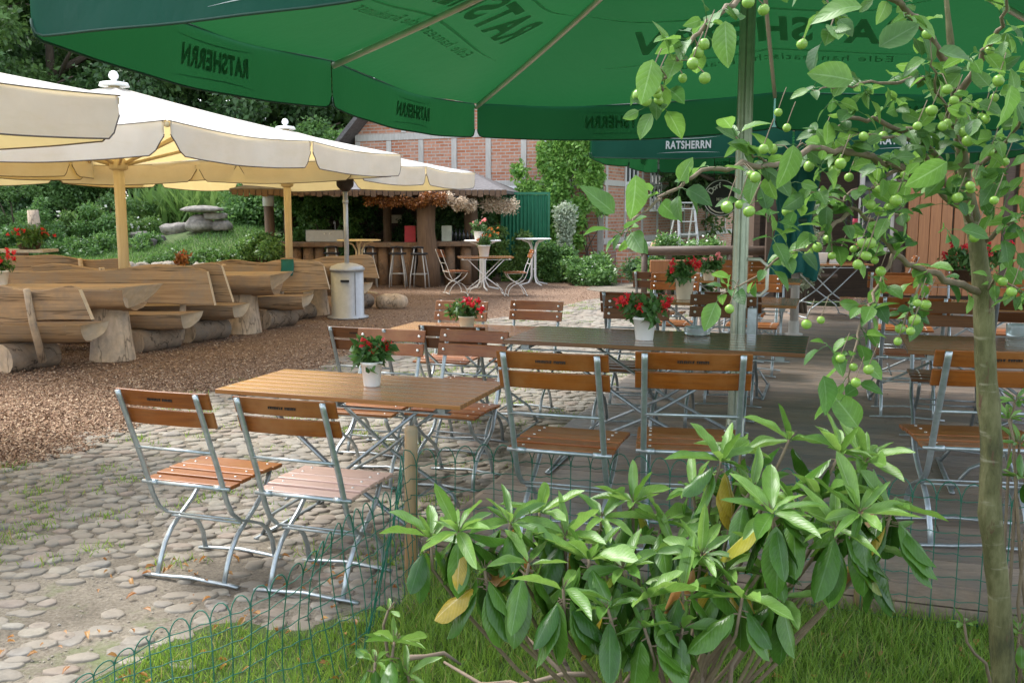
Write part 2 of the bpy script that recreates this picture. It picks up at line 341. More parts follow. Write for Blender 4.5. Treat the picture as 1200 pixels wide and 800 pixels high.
        br.inputs['Color1'].default_value = (.47,.17,.085,1); br.inputs['Color2'].default_value = (.62,.30,.19,1); br.inputs['Mortar'].default_value = (*mortar, 1); br.inputs['Bias'].default_value = -.1
        nt.links.new(cb.outputs[0], br.inputs['Vector']); f = noise(nt, coords(nt), 1.7, 6, .7)
        c = mix(nt, ramp(nt, f, [(.45,(0,0,0)),(.8,(.45,.45,.45))]), br.outputs['Color'], (.55,.46,.38)); f2 = noise(nt, coords(nt), 14, 4)
        c = mix(nt, .6, c, ramp(nt, f2, [(.3,(.6,.58,.56)),(.7,(1,1,1))]), 'MULTIPLY')
        nt.links.new(c, b.inputs['Base Color']); b.inputs['Roughness'].default_value = .9; bump(nt, br.outputs['Fac'], b, -.5, .01); M[key] = m
mk()

# ------------------------------------------------------------------ object conventions
def tag(o, label, cat, group=None):
    o['label'] = label; o['category'] = cat
    if group: o['group'] = group
    return o
def thing(name, label, cat, loc=(0,0,0), rz=0, group=None):
    o = bpy.data.objects.new(name, None); C.objects.link(o); o.location = loc; o.rotation_euler = (0,0,rz); o.empty_display_size = .1
    return tag(o, label, cat, group)
def setting(o, kind='structure', label=None):
    o['kind'] = kind
    if label: o['label'] = label
    return o
def dup(root, loc, rz, label, group=None, scale=None, mats=None):
    def cp(o, par):
        c = o.copy(); C.objects.link(c)
        if par is not None: c.parent = par
        if mats and c.type == 'MESH':
            for i, s in enumerate(c.material_slots):
                for a, b in mats:
                    if s.material is M[a]: s.link = 'OBJECT'; s.material = M[b]
        for k in kids.get(o.name, []): cp(k, c)
        return c
    kids = {}
    st = [root]
    while st:
        o = st.pop(); ch = list(o.children); kids[o.name] = ch; st += ch
    r = cp(root, None); r.location = loc; r.rotation_euler = (0,0,rz); r['label'] = label
    if group: r['group'] = group
    elif 'group' in r: del r['group']
    if scale: r.scale = scale
    return r

# ================================================================== GROUND
gm = MB(); gm.add([(-200,-60,-.02),(200,-60,-.02),(200,300,-.02),(-200,300,-.02)], [(0,1,2,3)]); setting(gm.build('ground', M['ground']))
def xb(y):   # edge between the bark mulch (left) and the cobbles (right)
    pts = [(0,-4.6),(4,-3.9),(5.9,-3.3),(8.4,-2.7),(11.8,-1.3),(15,.2),(17.7,1.7),(30,2)]
    return np.interp(y, [p[0] for p in pts], [p[1] for p in pts]) + .12*np.sin(y*2.1) + .07*np.sin(y*5.3)
def sheet(name, ys, xl, xr, z, mat, nx=24):
    vs = []; fs = []
    for i, y in enumerate(ys):
        a, b = xl(y), xr(y)
        for j in range(nx+1): vs.append((a + (b-a)*j/nx, y, z))
    for i in range(len(ys)-1):
        for j in range(nx): k = i*(nx+1)+j; fs.append((k, k+1, k+nx+2, k+nx+1))
    m = MB(); m.add(vs, fs); return m.build(name, mat)
ys = np.linspace(1.5, 24.5, 90)
setting(sheet('bark_mulch_ground', ys, lambda y: -16, lambda y: float(xb(y)) + .1, -.008, M['mulch']))
DK = Vector((-.34, 4.27, 0))      # front left corner of the deck
def dk(a, b, z=0): p = DK + U*a + V*b; return Vector((p.x, p.y, z))
setting(sheet('cobbled_ground', ys, lambda y: float(xb(y)) - .05, lambda y: 3.4 + (y > 4)*1.2, -.003, M['joint']))
lawnpoly = lambda x: 3.72 + .22*math.sin(x*2.2+.5) + .08*math.sin(x*9) - (.55 if x < -1.1 else 0)*min(1, (-1.1-x)*2.5)
def lawn_in(x, y): return (y < 3.72 + .22*np.sin(x*2.2+.5) + .08*np.sin(x*9) - np.clip((-1.1-x)*1.6, 0, 3)) 
lm = MB(); xs = np.linspace(-1.7, 6, 60); vs = []; fs = []
for x in xs:
    yt = max(1.52, 3.80 + .22*math.sin(x*2.2+.5) + .08*math.sin(x*9) - max(0, min(3, (-1.1-x)*1.6)))
    if x > -.3: yt = DK.y - (x-DK.x)*.333 + .1
    vs += [(x, 1.5, .001), (x, max(yt, 1.52), .001)]
for i in range(59): fs.append((2*i, 2*i+2, 2*i+3, 2*i+1))
lm.add(vs, fs); setting(lm.build('lawn', M['lawn']))

# cobbles as real domed stones
def cobbles():
    r = np.random.default_rng(5); P = []
    y = 2.2
    while y < 17.5:
        s = .080 if y < 6 else (.098 if y < 9 else .13)
        for x in np.arange(-6.5, 4.2, s*1.18): P.append((x + r.normal()*.022 + (int(y*9) % 2)*s*.5, y + r.normal()*.02, s))
        y += s*.93
    P = np.array(P); x, y, s = P.T
    a = (x-DK.x)*U.x + (y-DK.y)*U.y; b = (x-DK.x)*V.x + (y-DK.y)*V.y
    keep = (x > xb(y) + r.normal(size=len(x))*.06) & ~((a > -.03) & (b > -.02)) & (~lawn_in(x, y) | (x < -1.0))
    keep &= ~(lawn_in(x, y) & (r.random(len(x)) < .75))
    wear = np.sin(x*1.9+1)*np.cos(y*2.3) + r.normal(size=len(x))*.5      # earth has covered some stones near the front
    keep &= ~((y < 4.7) & (wear > 1.0 - (4.6-y)*.5)); keep &= ~((y < 3.75) & (r.random(len(x)) < .35 + .35*(3.75-y).clip(0,1))); keep &= (np.abs(x) < y*.62+.6)
    P = P[keep]; n = len(P); K = 10; ang = np.linspace(0, 2*PI, K, endpoint=False)
    R = P[:,2:3]*.66*(1 + .07*r.normal(size=(n,K)) + .12*np.cos(2*ang[None,:] + 6.28*r.random((n,1))) + .07*np.cos(3*ang[None,:] + 6.28*r.random((n,1)))).clip(.72, 1.3)*(.66 + .44*r.random((n,1)))
    st = 1.08 + .30*(r.random((n,1))-.3); 
    rings = []; tilt = r.normal(size=(n,2))*.035; h = (.003 + .012*r.random((n,1)))*np.where(P[:,1:2] < 4.0, .55, 1)
    for q, zz in ((1.0, -.012), (.95, .35), (.80, .78), (.45, 1.0)):
        X = R*np.cos(ang)*st*q; Y = R*np.sin(ang)*q/st
        Zz = (zz*h if zz > 0 else zz + 0*h) + (X*tilt[:,0:1] + Y*tilt[:,1:2])*(zz > 0)
        rings.append(np.stack([P[:,0:1]+X, P[:,1:2]+Y, Zz + 0*X], 2))
    co = np.concatenate(rings, 1)     # n, 4K, 3
    ctr = np.stack([P[:,0], P[:,1], h[:,0]*1.02], 1)[:,None,:]; co = np.concatenate([co, ctr], 1); nv = 4*K+1
    tf = []
    for i in range(3):
        for j in range(K): tf += [(i*K+j, i*K+(j+1)%K, (i+1)*K+(j+1)%K), (i*K+j, (i+1)*K+(j+1)%K, (i+1)*K+j)]
    for j in range(K): tf.append((3*K+j, 3*K+(j+1)%K, 4*K))
    tf = np.array(tf); fc = (tf[None] + (np.arange(n)*nv)[:,None,None]).reshape(-1,3)
    return np_mesh('cobblestones', co.reshape(-1,3), fc, M['cobble'], None, True)
setting(cobbles(), 'stuff', 'rounded grey and pinkish field stones set in sandy earth')
def grit():
    r = np.random.default_rng(77); n = 9000; y = 2.6 + 4.4*r.random(n)**1.6; x = r.uniform(-3.6, .6, n); b = (x-DK.x)*U.x + (y-DK.y)*U.y; k = (x > xb(y)) & ~((b > -.03) & (y > 3.9)) & (~lawn_in(x, y) | (x < -1.2)) & (np.abs(x) < y*.6); x, y = x[k], y[k]; n = len(x)
    s = .002 + .006*r.random(n)**3; oc = np.array([(1,0,0),(0,1,0),(-1,0,0),(0,-1,0),(0,0,.7),(0,0,-.5)], float); tf = np.array([(0,1,4),(1,2,4),(2,3,4),(3,0,4)])
    co = np.stack([x, y, np.zeros(n)], 1)[:,None,:] + oc[None]*s[:,None,None]*(1+.3*r.normal(size=(n,6,1))); fc = (tf[None] + (np.arange(n)*6)[:,None,None]).reshape(-1,3); return np_mesh('grit', co.reshape(-1,3), fc, M['cobble'], None, True)
setting(grit(), 'stuff', 'fine grit and pebbles on the sandy earth between the stones')
# wood chips
def chips():
    r = np.random.default_rng(9); n = 200000
    y = 4.6 / (1 - r.random(n)*(1-4.6/22)) ; y = 4.4 + (y-4.6)
    x = xb(y) + .25*r.normal(size=n).clip(-3, .8)*1.0 - r.random(n)**1.3*(y*.62 + xb(y) + .3).clip(0.5, 20)
    pos = np.stack([x, y, r.random(n)*.012], 1); d = r.normal(size=(n,3)); d[:,2] *= .35; nr = r.normal(size=(n,3))*.35; nr[:,2] = 1
    s = .008 + .020*r.random(n); t = (np.array([(-.5,0,0),(.5,.05,0),(.4,1,.02),(-.45,.9,0)], float), np.array([(0,1,2,3)]))
    return scatter('wood_chips', pos, d, nr, s, s*.42, t, M['chip'])
setting(chips(), 'stuff', 'brown and tan bark chips covering the seating area')
# grass blades
def blades(name, x, y, z, h, r, mat=None, w=.004):
    n = len(x); pos = np.stack([x, y, z], 1); d = r.normal(size=(n,3))*.42; d[:,2] = 1; nr = r.normal(size=(n,3)); nr[:,2] = 0
    t = (np.array([(-.5,0,0),(.5,0,0),(.4,.5,.06),(-.4,.5,.06),(.05,1,.28),(-.05,1,.28)], float), np.array([(0,1,2,3),(3,2,4,5)]))
    return scatter(name, pos, d, nr, h, w, t, mat or M['grassb'])
def lawn_grass():
    r = np.random.default_rng(3); n = 120000; x = -1.8 + r.random(n)*4.9; y = 2.5 + r.random(n)*1.9
    b = (x-DK.x)*V.x + (y-DK.y)*V.y; edge = np.where(x > -.45, b < -.03, lawn_in(x, y))
    dens = .5 + .5*np.sin(x*7+1.3*np.sin(y*6))*np.cos(y*8+x*3); k = edge & (r.random(n) < np.where(x < -.75, .28+.5*dens*(x > -1.35), .75+.25*dens)) & (np.abs(x) < y*.6)
    x, y = x[k], y[k]; n = len(x); h = (.02 + .055*r.random(n)**1.5)*(1 + .45*(x > -.5))*(.75+.5*(.5+.5*np.sin(x*11+2*np.sin(y*9))*np.cos(y*13)))
    return blades('grass', x, y, np.zeros(n), h, r, w=.0035)
setting(lawn_grass(), 'stuff', 'short green lawn grass in front of the deck')
def tufts():
    r = np.random.default_rng(31); X = []; Y = []
    for _ in range(260):
        cy = 4.2 + r.random()**1.5*14; cx = r.uniform(float(xb(cy)), DK.x + (cy-DK.y)*.333 - .05)
        if abs(cx) > cy*.6: continue
        k = int(r.integers(15, 70)); X.append(cx + r.normal(size=k)*.05*(1+cy*.05)); Y.append(cy + r.normal(size=k)*.04*(1+cy*.05))
    X = np.concatenate(X); Y = np.concatenate(Y); b = (X-DK.x)*U.x + (Y-DK.y)*U.y; k = b < -.02; X, Y = X[k], Y[k]; n = len(X)
    return blades('weed_grass', X, Y, np.zeros(n), .02+.03*r.random(n), r, w=.005)
setting(tufts(), 'stuff', 'thin grass tufts growing in the cobble joints')
def litter():
    r = np.random.default_rng(12); n = 260; x = r.uniform(-1.9, 2.6, n); y = r.uniform(2.9, 4.3, n); k = (np.abs(x) < .58*y); x, y = x[k], y[k]; n = len(x)
    b = (x-DK.x)*V.x + (y-DK.y)*V.y; a = (x-DK.x)*U.x+(y-DK.y)*U.y; k = ~((b > -.05) & (a > 0)); x, y = x[k], y[k]; n = len(x)
    d = r.normal(size=(n,3)); d[:,2] *= .2; nr = r.normal(size=(n,3))*.4; nr[:,2] = 1; s = r.uniform(.02, .05, n)
    return scatter('fallen_leaves', np.stack([x, y, np.full(n, .022)], 1), d, nr, s, s*.45, leaf_tmpl(3, .5, .3), M['rhodo_dead'])
setting(litter(), 'stuff', 'small dry brown leaves lying on the grass and earth')

# deck
def deck():
    m = MB(); Mx = Matrix((U, V, Vector((0,0,1)))).transposed().to_4x4(); Mx.translation = DK
    b = .0
    i = 0
    while b < 11.5:
        off = (i*1.37) % 3.0; a = 0.0 if True else 0
        cuts = [0.0, 1.6+off, 4.8+off, 9.8]
        for c0, c1 in zip(cuts[:-1], cuts[1:]): m.box(c0+(.002 if c0 else 0), c1-.002, b+.0, b+.092, .122, .15 + random.uniform(-.001,.001), 0, Mx)
        b += .098; i += 1
    m.box(0.0, 9.8, -.024, -.002, .012, .068, 0, Mx); m.box(0, 9.8, -.024, -.002, .074, .146, 0, Mx)      # front boards
    m.box(-.024, -.002, -.024, 11.5, .01, .146, 0, Mx); m.box(.03, 9.7, .05, 11.4, -.01, .118, 0, Mx)
    return m.build('deck', M['deck'])
setting(deck())

# ================================================================== GARDEN BEHIND
def terrain():
    # raised garden on the left, behind a low dry wall; rises to the hedge
    vs = []; fs = []; nx, ny = 60, 30
    for i in range(ny+1):
        y = 19.6 + i*(40-19.6)/ny
        for j in range(nx+1):
            x = -30 + j*(24.4)/nx
            t = (y-19.6)/8; z = .5 + .55*min(1, t)**.8 + .12*math.sin(x*.9)*min(1, t) + .45*math.exp(-((x+7.2)**2/4 + (y-23.5)**2/6))
            vs.append((x, y, z if i else .38))
    for i in range(ny):
        for j in range(nx): k = i*(nx+1)+j; fs.append((k, k+1, k+nx+2, k+nx+1))
    m = MB(); m.add(vs, fs); m.sm = [True]*len(m.sm); m.add([(-30,19.6,-.02),(-5.6,19.6,-.02),(-5.6,19.6,.5),(-30,19.6,.5),(-5.6,40,-.02),(-5.6,40,1.05)], [(0,1,2,3),(1,4,5,2)])
    return m.build('garden_mound', M['turf'])
setting(terrain())
def gz(x, y):
    t = max(0, (y-19.6)/8); return .5 + .55*min(1, t)**.8 + .12*math.sin(x*.9)*min(1, t) + .45*math.exp(-((x+7.2)**2/4 + (y-23.5)**2/6))
def rock(m, c, s, seed, mi=0):
    r = random.Random(seed); import bmesh
    bm = bmesh.new(); bmesh.ops.create_icosphere(bm, subdivisions=3, radius=1)
    ph = [r.uniform(0, 6) for _ in range(6)]
    vs = []
    for v in bm.verts:
        p = v.co; k = 1 + .13*math.sin(p.x*3+ph[0]) + .12*math.sin(p.y*3.4+ph[1]) + .1*math.sin(p.z*4+ph[2]) + .05*math.sin(p.x*9+p.y*7+ph[3])
        q = Vector((math.copysign(abs(p.x)**.8, p.x), math.copysign(abs(p.y)**.8, p.y), math.copysign(abs(p.z)**.75, p.z)))*k
        vs.append((c[0]+q.x*s[0], c[1]+q.y*s[1], c[2]+q.z*s[2]))
    m.add(vs, [[v.index for v in f.verts] for f in bm.faces], mi, True); bm.free()
# dry stone edging
m = MB(); x = -15.5; i = 0
while x < -5.7:
    w = random.uniform(.16, .34)
    for row in range(3): rock(m, (x + random.uniform(-.05,.05), 19.45 + row*.03 + random.uniform(-.04,.04), .10 + row*.19), (w*.55, .16, .105), i*7+row)
    x += w*1.02; i += 1
tag(m.build('dry_stone_wall', M['stone']), 'low grey dry stone wall edging the raised garden', 'stone wall')
# stone table of stacked slabs
t = thing('stone_table', 'grey stone slab table on stacked boulders on the grassy mound', 'stone table', D(240,290,22.5)); base = t.location.copy(); base.z = gz(base.x, base.y)-.02; t.location = base
m = MB(); rock(m, (0,0,.56), (.52,.30,.075), 3); m.build('slab', M['stone'], t)
m = MB(); rock(m, (-.1,0,.2), (.36,.25,.2), 4); rock(m, (.30,.05,.40), (.28,.2,.09), 5); rock(m, (.38,.1,.18), (.22,.2,.16), 6); m.build('boulder', M['stone'], t)
for k, (px, py, Y, s, lab) in enumerate([(174,292,21.5,.17,'small dark boulder on the lawn beside the stone table'), (188,287,22,.12,'smallest dark stone just right of the dark boulder'), (205,281,23,.25,'rounded pale boulder left of the stone table'), (160,283,23.5,.2,'pinkish stone half hidden by flowers behind the pale parasol pole')]):
    p = D(px, py, Y); m = MB(); rock(m, (0,0,s*.3), (s*1.2, s, s*.7), 20+k); o = m.build('boulder', M['stone'] if k > 1 else M['slate']); o.location = (p.x, p.y, gz(p.x, p.y)); tag(o, lab, 'boulder')
# trees
TS = [.2]
def tree(loc, h, r, label, mat='leaf_tree', seed=0, n=14000, size=.22, trunk_r=.18, group=None, low=.35, tl=0):
    t = thing('leafy_tree', label, 'tree', loc, 0, group); rr = random.Random(seed)
    m = MB(); m.tube([(0,0,-.1),(rr.uniform(-.1,.1),0,h*.3),(rr.uniform(-.3,.3),.1,h*.6),(0,0,h*.9)], [trunk_r*1.2, trunk_r, trunk_r*.6, .03], 10)
    for k in range(7):
        a = rr.uniform(0, 6.28); z0 = h*rr.uniform(low*.8, .7); m.tube([(0,0,z0),(math.cos(a)*r*.4, math.sin(a)*r*.4, z0+h*.1),(math.cos(a)*r*.85, math.sin(a)*r*.85, z0+h*.16)], [trunk_r*.45, trunk_r*.28, .02], 6)
    m.build('trunk', M['bark'], t)
    bl = []
    for k in range(34):
        a = rr.uniform(0, 6.28); q = rr.random()**.5; z = rr.uniform(low, .95)*h; env = math.sin(PI*min(1, max(.05, (z/h-low*.7)/(1.05-low*.7))))**.6
        s = r*rr.uniform(.16, .34); bl.append((math.cos(a)*r*q*env, math.sin(a)*r*q*env, z, s, s, s*.62))
    blob_leaves('crown', bl, n, size, M[mat], t, .6, seed); return t
trees = [(-20,46,21,8,'leaf_dark'),(-9,48,19,8,'leaf_dark'),(-17,29,15,4.5,'leaf_dark'),(-13.2,34,16,5,'leaf_dark'),(-18,38,15,6,'leaf_dark'),(-11.5,41,17,6.5,'leaf_tree'),(-6,37,14.5,5.5,'leaf_tree'),(-1.5,43,15,6,'leaf_dark'),(-21,35,17,6.5,'leaf_tree'),(-15,32,11,4.5,'leaf_tree'),(-9,32.5,10,4,'leaf_dark')]
labs = ['tall dark tree far behind filling the upper left corner','tall dark tree far behind the middle parasol slope','dark tree nearest the upper left corner above the foremost cream parasol','dense dark tree just left of the middle parasol finial','dark broad tree second from the left behind the cream parasols','tall light green tree behind the foremost cream parasol','leafy tree rising behind the peak of the second cream parasol','dark tree behind the left slope of the gabled roof','outermost left tree at the edge of the garden','mid height bright tree behind the flower garden','lower dark tree between the garden and the tall light green tree']
for k, (x, y, h, r, mt) in enumerate(trees): tree((x, y, 0), h, r, labs[k], mt, 40+k, 36000 if y < 36 else 26000, .18 if y < 36 else .30, .22, 'trees behind the garden', .12)
# shrubs and plants
def shrub(name, loc, blobs, n, size, mat, label, seed, cat='shrub', group=None, stems=5, asp=.6, extra=None):
    t = thing(name, label, cat, loc, 0, group); m = MB(); rr = random.Random(seed)
    for k in range(stems):
        b = blobs[k % len(blobs)]; m.tube([(rr.uniform(-.1,.1), rr.uniform(-.1,.1), -.05), (b[0]*.5, b[1]*.5, b[2]*.5), (b[0], b[1], b[2])], [.03, .02, .006], 5)
    m.build('stem', M['bark'], t); blob_leaves('foliage', blobs, n, size, M[mat], t, .45, seed, asp=asp)
    if extra: blob_leaves('blossom', [(b[0], b[1], b[2]+.02, *([v*1.02 for v in b[3:]])) for b in blobs], extra[1], extra[2], M[extra[0]], t, .95, seed+1, asp=.9)
    return t
def hb(w, d, h, n, seed, s=.35):
    rr = random.Random(seed); out = []
    for k in range(n):
        z = rr.uniform(.15, 1)*h; ss = s*rr.uniform(.7, 1.3); out.append((rr.uniform(-.5,.5)*w*(1-.3*z/h), rr.uniform(-.5,.5)*d, z-ss*.4, ss, ss, ss*.8))
    return out
hedge_labs = ['tall feathery dark green hedge section at the left edge under the parasols','broad hedge section behind the pale wooden stump','dense hedge section behind the foremost pale parasol pole','hedge section with tall reeds in front of it','clipped bright hedge section beside the bar hut post','rear hedge section left of the stone table']
for k, (x, y, w, h, mt, n, sz) in enumerate([(-15.5,28,5,3.4,'leaf_dark',26000,.10),(-12.2,27.5,4.2,3.0,'leaf_tree',24000,.10),(-9.3,28.5,4,3.0,'leaf_hedge',24000,.11),(-6.4,29,4,3.2,'leaf_hedge',24000,.11),(-6.15,24.6,1.9,2.2,'leaf_hedge',15000,.10),(-7.9,27.5,3,2.6,'leaf_tree',18000,.10)]):
    shrub('garden_hedge', (x, y, gz(x, y)-.1), hb(w, 1.6, h, 30, 60+k, .5), n, sz, mt, hedge_labs[k], 70+k, 'hedge')
for k, (px, Y, w, h, mt, ex, lab) in enumerate([(100,23.5,1.2,.9,'leaf_grass',('whitefl',120,.07),'pale flowering shrub left of the foremost parasol pole'),(122,23,1.2,.7,'leaf_hedge',None,'low bushy green shrub in front of the pale flowering shrub'),(165,24,1.0,.55,'leaf_grass',('whitefl',60,.08),'low plant with white blooms right of the foremost parasol pole'),(40,22,1.6,.6,'leaf_pot',None,'ivy like ground plant below the weathered stump'),(8,20.6,1.4,.75,'leaf_pot',None,'dark glossy shrub at the left edge behind the white plank'),(60,23,2.4,1.2,'leaf_hedge',None,'tall feathery green shrub right of the weathered stump'),(140,24.5,2.2,1.15,'leaf_tree',None,'bright bush directly behind the foremost parasol pole'),(20,24,2.6,1.5,'leaf_tree',None,'broad leafy shrub above the far left flowers'),(185,26,2.0,1.0,'leaf_hedge',None,'light green bush left of the stacked stone table'),(130,21.3,2.2,.45,'leaf_hedge',None,'low leafy plants on the garden edge in front of the parasol pole'),(306,20.3,.9,.55,'leaf_hedge',None,'small bush at the corner of the garden edge beside the log counter'),(300,24,1.4,.9,'leaf_hedge',None,'bright bush between the stone table and the hut post'),(268,26,2.0,1.0,'leaf_tree',None,'green bush just behind the stone table'),(85,21,1.8,.35,'leaf_pot',None,'trailing plant creeping over the stone edging at left'),(230,20,2.0,.22,'leaf_pot',None,'trailing plant creeping over the stone edging at right')]):
    p = D(px, 300, Y); shrub('flowering_shrub' if ex else 'low_shrub', (p.x, Y, gz(p.x, Y)-.05), hb(w, .8, h, 12, 90+k, .22), 5000, .07, mt, lab, 100+k, 'shrub', extra=ex)
# reeds
t = thing('tall_reeds', 'arching pale green reeds in front of the hedge', 'plant', (-8.6, 25.4, gz(-8.6,25.4))); r = np.random.default_rng(8); n = 900
pos = np.stack([r.normal(size=n)*.5, r.normal(size=n)*.3, np.zeros(n)], 1); d = np.stack([r.normal(size=n)*.45, r.normal(size=n)*.3, np.ones(n)], 1)
scatter('foliage', pos, d, r.normal(size=(n,3))*np.array([1,1,.1]), .7+.8*r.random(n), .035, leaf_tmpl(5,.1,.35,lambda t: (1-t)**.6), M['leaf_grass'], t)
def mound_grass():
    r = np.random.default_rng(13); n = 30000; x = r.uniform(-13, -5.7, n); y = r.uniform(19.7, 26, n)
    z = np.array([gz(a, b) for a, b in zip(x, y)]); k = (np.hypot(x+8.1, (y-22.6)*.8) > .9); x, y, z = x[k], y[k], z[k]
    return blades('mound_grass', x, y, z, .04+.06*r.random(len(x)), r, M['leaf_hedge'], w=.016)
setting(mound_grass(), 'stuff', 'bright grass on the raised garden')
p = D(41,283,22); m = MB(); m.tube([(0,0,-.1),(.02,0,.45),(.0,0,.85)], [.15,.14,.12], 9); o = m.build('weathered_stump', M['logend']); o.location = (p.x, 22, gz(p.x,22)+.05); tag(o, 'pale weathered upright tree stump above the red flowers at far left', 'stump')

# ================================================================== BRICK BUILDING
def building():
    bx, by, ang = 2.30, 24.2, math.radians(-25)
    t = thing('brick_barn', 'old half timbered red brick barn with gabled dark roof', 'barn', (bx, by, 0), ang)
    W, L, E = 7.4, 16, 3.65; AP = E + 3.55     # local: gable along -x (from corner 0 to -W), side wall along +y
    m = MB(); m.prism([(-W,0),(0,0),(0,E),(-W/2,AP),(-W,E)], (0,0,0), (1,0,0), (0,0,1), (0,.3,0)); m.box(-.3,0,.302,L,0,E); m.box(-W,-W+.3,.302,L,0,E)
    m.build('wall', M['brick'], t)
    m = MB()
    def beam(x0, z0, x1, z1, w=.16): m.bar((x0,-.012,z0),(x1,-.012,z1), .08, w, (0,0,1) if abs(z1-z0) < .01 else (1,0,0))
    for z in (E-.02, 2.32, E+1.35): 
        hw = 0 if z <= E else (z-E)/3.55*W/2
        m.box(-W+hw+.02, -hw-.02, -.03, .0, z-.09, z+.09)
    for x in np.arange(-W+.1, .01, 1.02): m.box(x-.08, x+.08, -.026, .0, 2.42, min(E-.12, 9)); 
    for x in (-W+1.6, -W+2.8, -3.7, -2.6, -1.5): m.box(x-.08, x+.08, -.026, 0, E+.08, E+1.25)
    m.box(-.16, 0.012, -.022, .0, .1, 2.22)
    for y in np.arange(.1, L, 1.5): m.box(0,.028,y,y+.15,.9,E)
    m.box(0,.03,0,L,E-.2,E-.02); m.box(0,.032,0,L,.78,.92); m.box(0,.031,0,L,2.25,2.4)
    m.build('timber_frame', M['timber'], t, .008)
    m = MB(); m.box(-W-.02,-.5,-.05,-.002,0,.42); m.build('plinth', M['plaster'], t)
    # roof: two slabs with overhang
    m = MB()
    for s in (0, 1):
        e = Vector((.45 if s else -W-.45, -.55, E-.42)); a = Vector((-W/2, -.55, AP+.05)); m.prism([(0,0),(1,0),(1,1),(0,1)], e, a-e, Vector((0,0,.16)), (0, L+.9, 0))
    m.build('roof', M['slate'], t)
    def win(x0, x1, z0, z1, side=False, nx=3, nz=2):
        f = MB(); g = MB()
        if not side:
            f.box(x0,x1,-.04,-.004,z0,z0+.07); f.box(x0,x1,-.04,-.004,z1-.07,z1)
            for i in range(nx+1): x = x0+(x1-x0-.06)*i/nx; f.box(x,x+.06,-.043,-.006,z0+.07,z1-.07)
            for i in range(1,nz): z = z0+(z1-z0)*i/nz; f.box(x0+.02,x1-.02,-.038,-.008,z-.02,z+.02)
            g.box(x0+.03,x1-.03,-.02,-.01,z0+.03,z1-.03)
        else:
            f.box(.004,.04,x0,x1,z0,z0+.07); f.box(.004,.04,x0,x1,z1-.07,z1)
            for i in range(nx+1): x = x0+(x1-x0-.06)*i/nx; f.box(.006,.043,x,x+.06,z0+.07,z1-.07)
            for i in range(1,nz): z = z0+(z1-z0)*i/nz; f.box(.008,.038,x0+.02,x1-.02,z-.02,z+.02)
            g.box(.01,.02,x0+.03,x1-.03,z0+.03,z1-.03)
        w = f.build('window', M['white'], t); g.build('pane', M['glass'], w)
    win(-2.75,-1.75,1.75,2.26, nx=4); win(-1.65,-.75,2.5,3.4, nx=2); 
    win(1.6,2.7,1.6,3.1,True); win(3.9,5.0,1.6,3.1,True); win(6.5,7.6,1.6,3.1,True)
    return t
barn = building()
# low brick garden wall continuing from the corner
m = MB(); m.box(0,.28,0,4.6,0,.78); lw = thing('brick_garden_wall', 'low red brick wall with pale coping beside the ivy', 'wall', (2.35,21.6,0), math.radians(-25)); m.build('wall', M['brick2'], lw); m = MB(); m.box(-.04,.32,-.03,4.6,.782,.86); m.build('coping', M['plaster'], lw, .01)
# green corrugated gate
g = thing('green_gate', 'green corrugated sheet gate overgrown by vines', 'gate', (.28,22.6,0), math.radians(-10)); g.scale = (.66,1,1); m = MB(); vs = []; fs = []; nn = 60
for i in range(nn+1):
    x = -.75+1.6*i/nn; y = .02*math.sin(i*1.25); vs += [(x,y,.02),(x,y,1.98),(x,y+.012,.02),(x,y+.012,1.98)]
for i in range(nn): a = i*4; fs += [(a,a+4,a+5,a+1),(a+2,a+3,a+7,a+6),(a+1,a+5,a+7,a+3)]
m.add(vs, fs); m.build('panel', M['greendoor'], g); m = MB(); m.box(-.83,-.76,-.03,.05,0,2.05); m.box(.86,.93,-.03,.05,0,2.05); m.box(-.76,.86,-.028,.048,1.99,2.05); m.build('gate_frame', M['greendoor'], g)
# ivy
def ivy():
    t = thing('climbing_ivy', 'dense green ivy climbing the brick corner of the barn', 'climber', (1.6,24.0,0), math.radians(-25)); r = np.random.default_rng(4)
    bl = []
    for k in range(95):
        z = r.uniform(.1, 3.45); x = -.62 + r.normal()*.50*(1.15 - z*.12) - (.75 if r.random() < .35 and z < 2.2 else 0); bl.append((x + .35, -.12 - .05*r.random(), z, .23, .12, .23))
    m = MB()
    for k in range(9):
        p = [(-.2 + k*.09, -.06, 0)]; 
        for z in np.arange(.4, 3.3, .4): p.append((p[-1][0] + r.normal()*.12, -.06, z))
        m.tube(p, .015, 5)
    m.build('stem', M['bark'], t); bl += [(-.95+.5*math.sin(i*2.3), -.25, .15+i*.07, .26, .16, .26) for i in range(30)]; blob_leaves('foliage', bl, 30000, .10, M['leaf_ivy'], t, .3, 4, asp=.85, up=.1); return t
ivy()
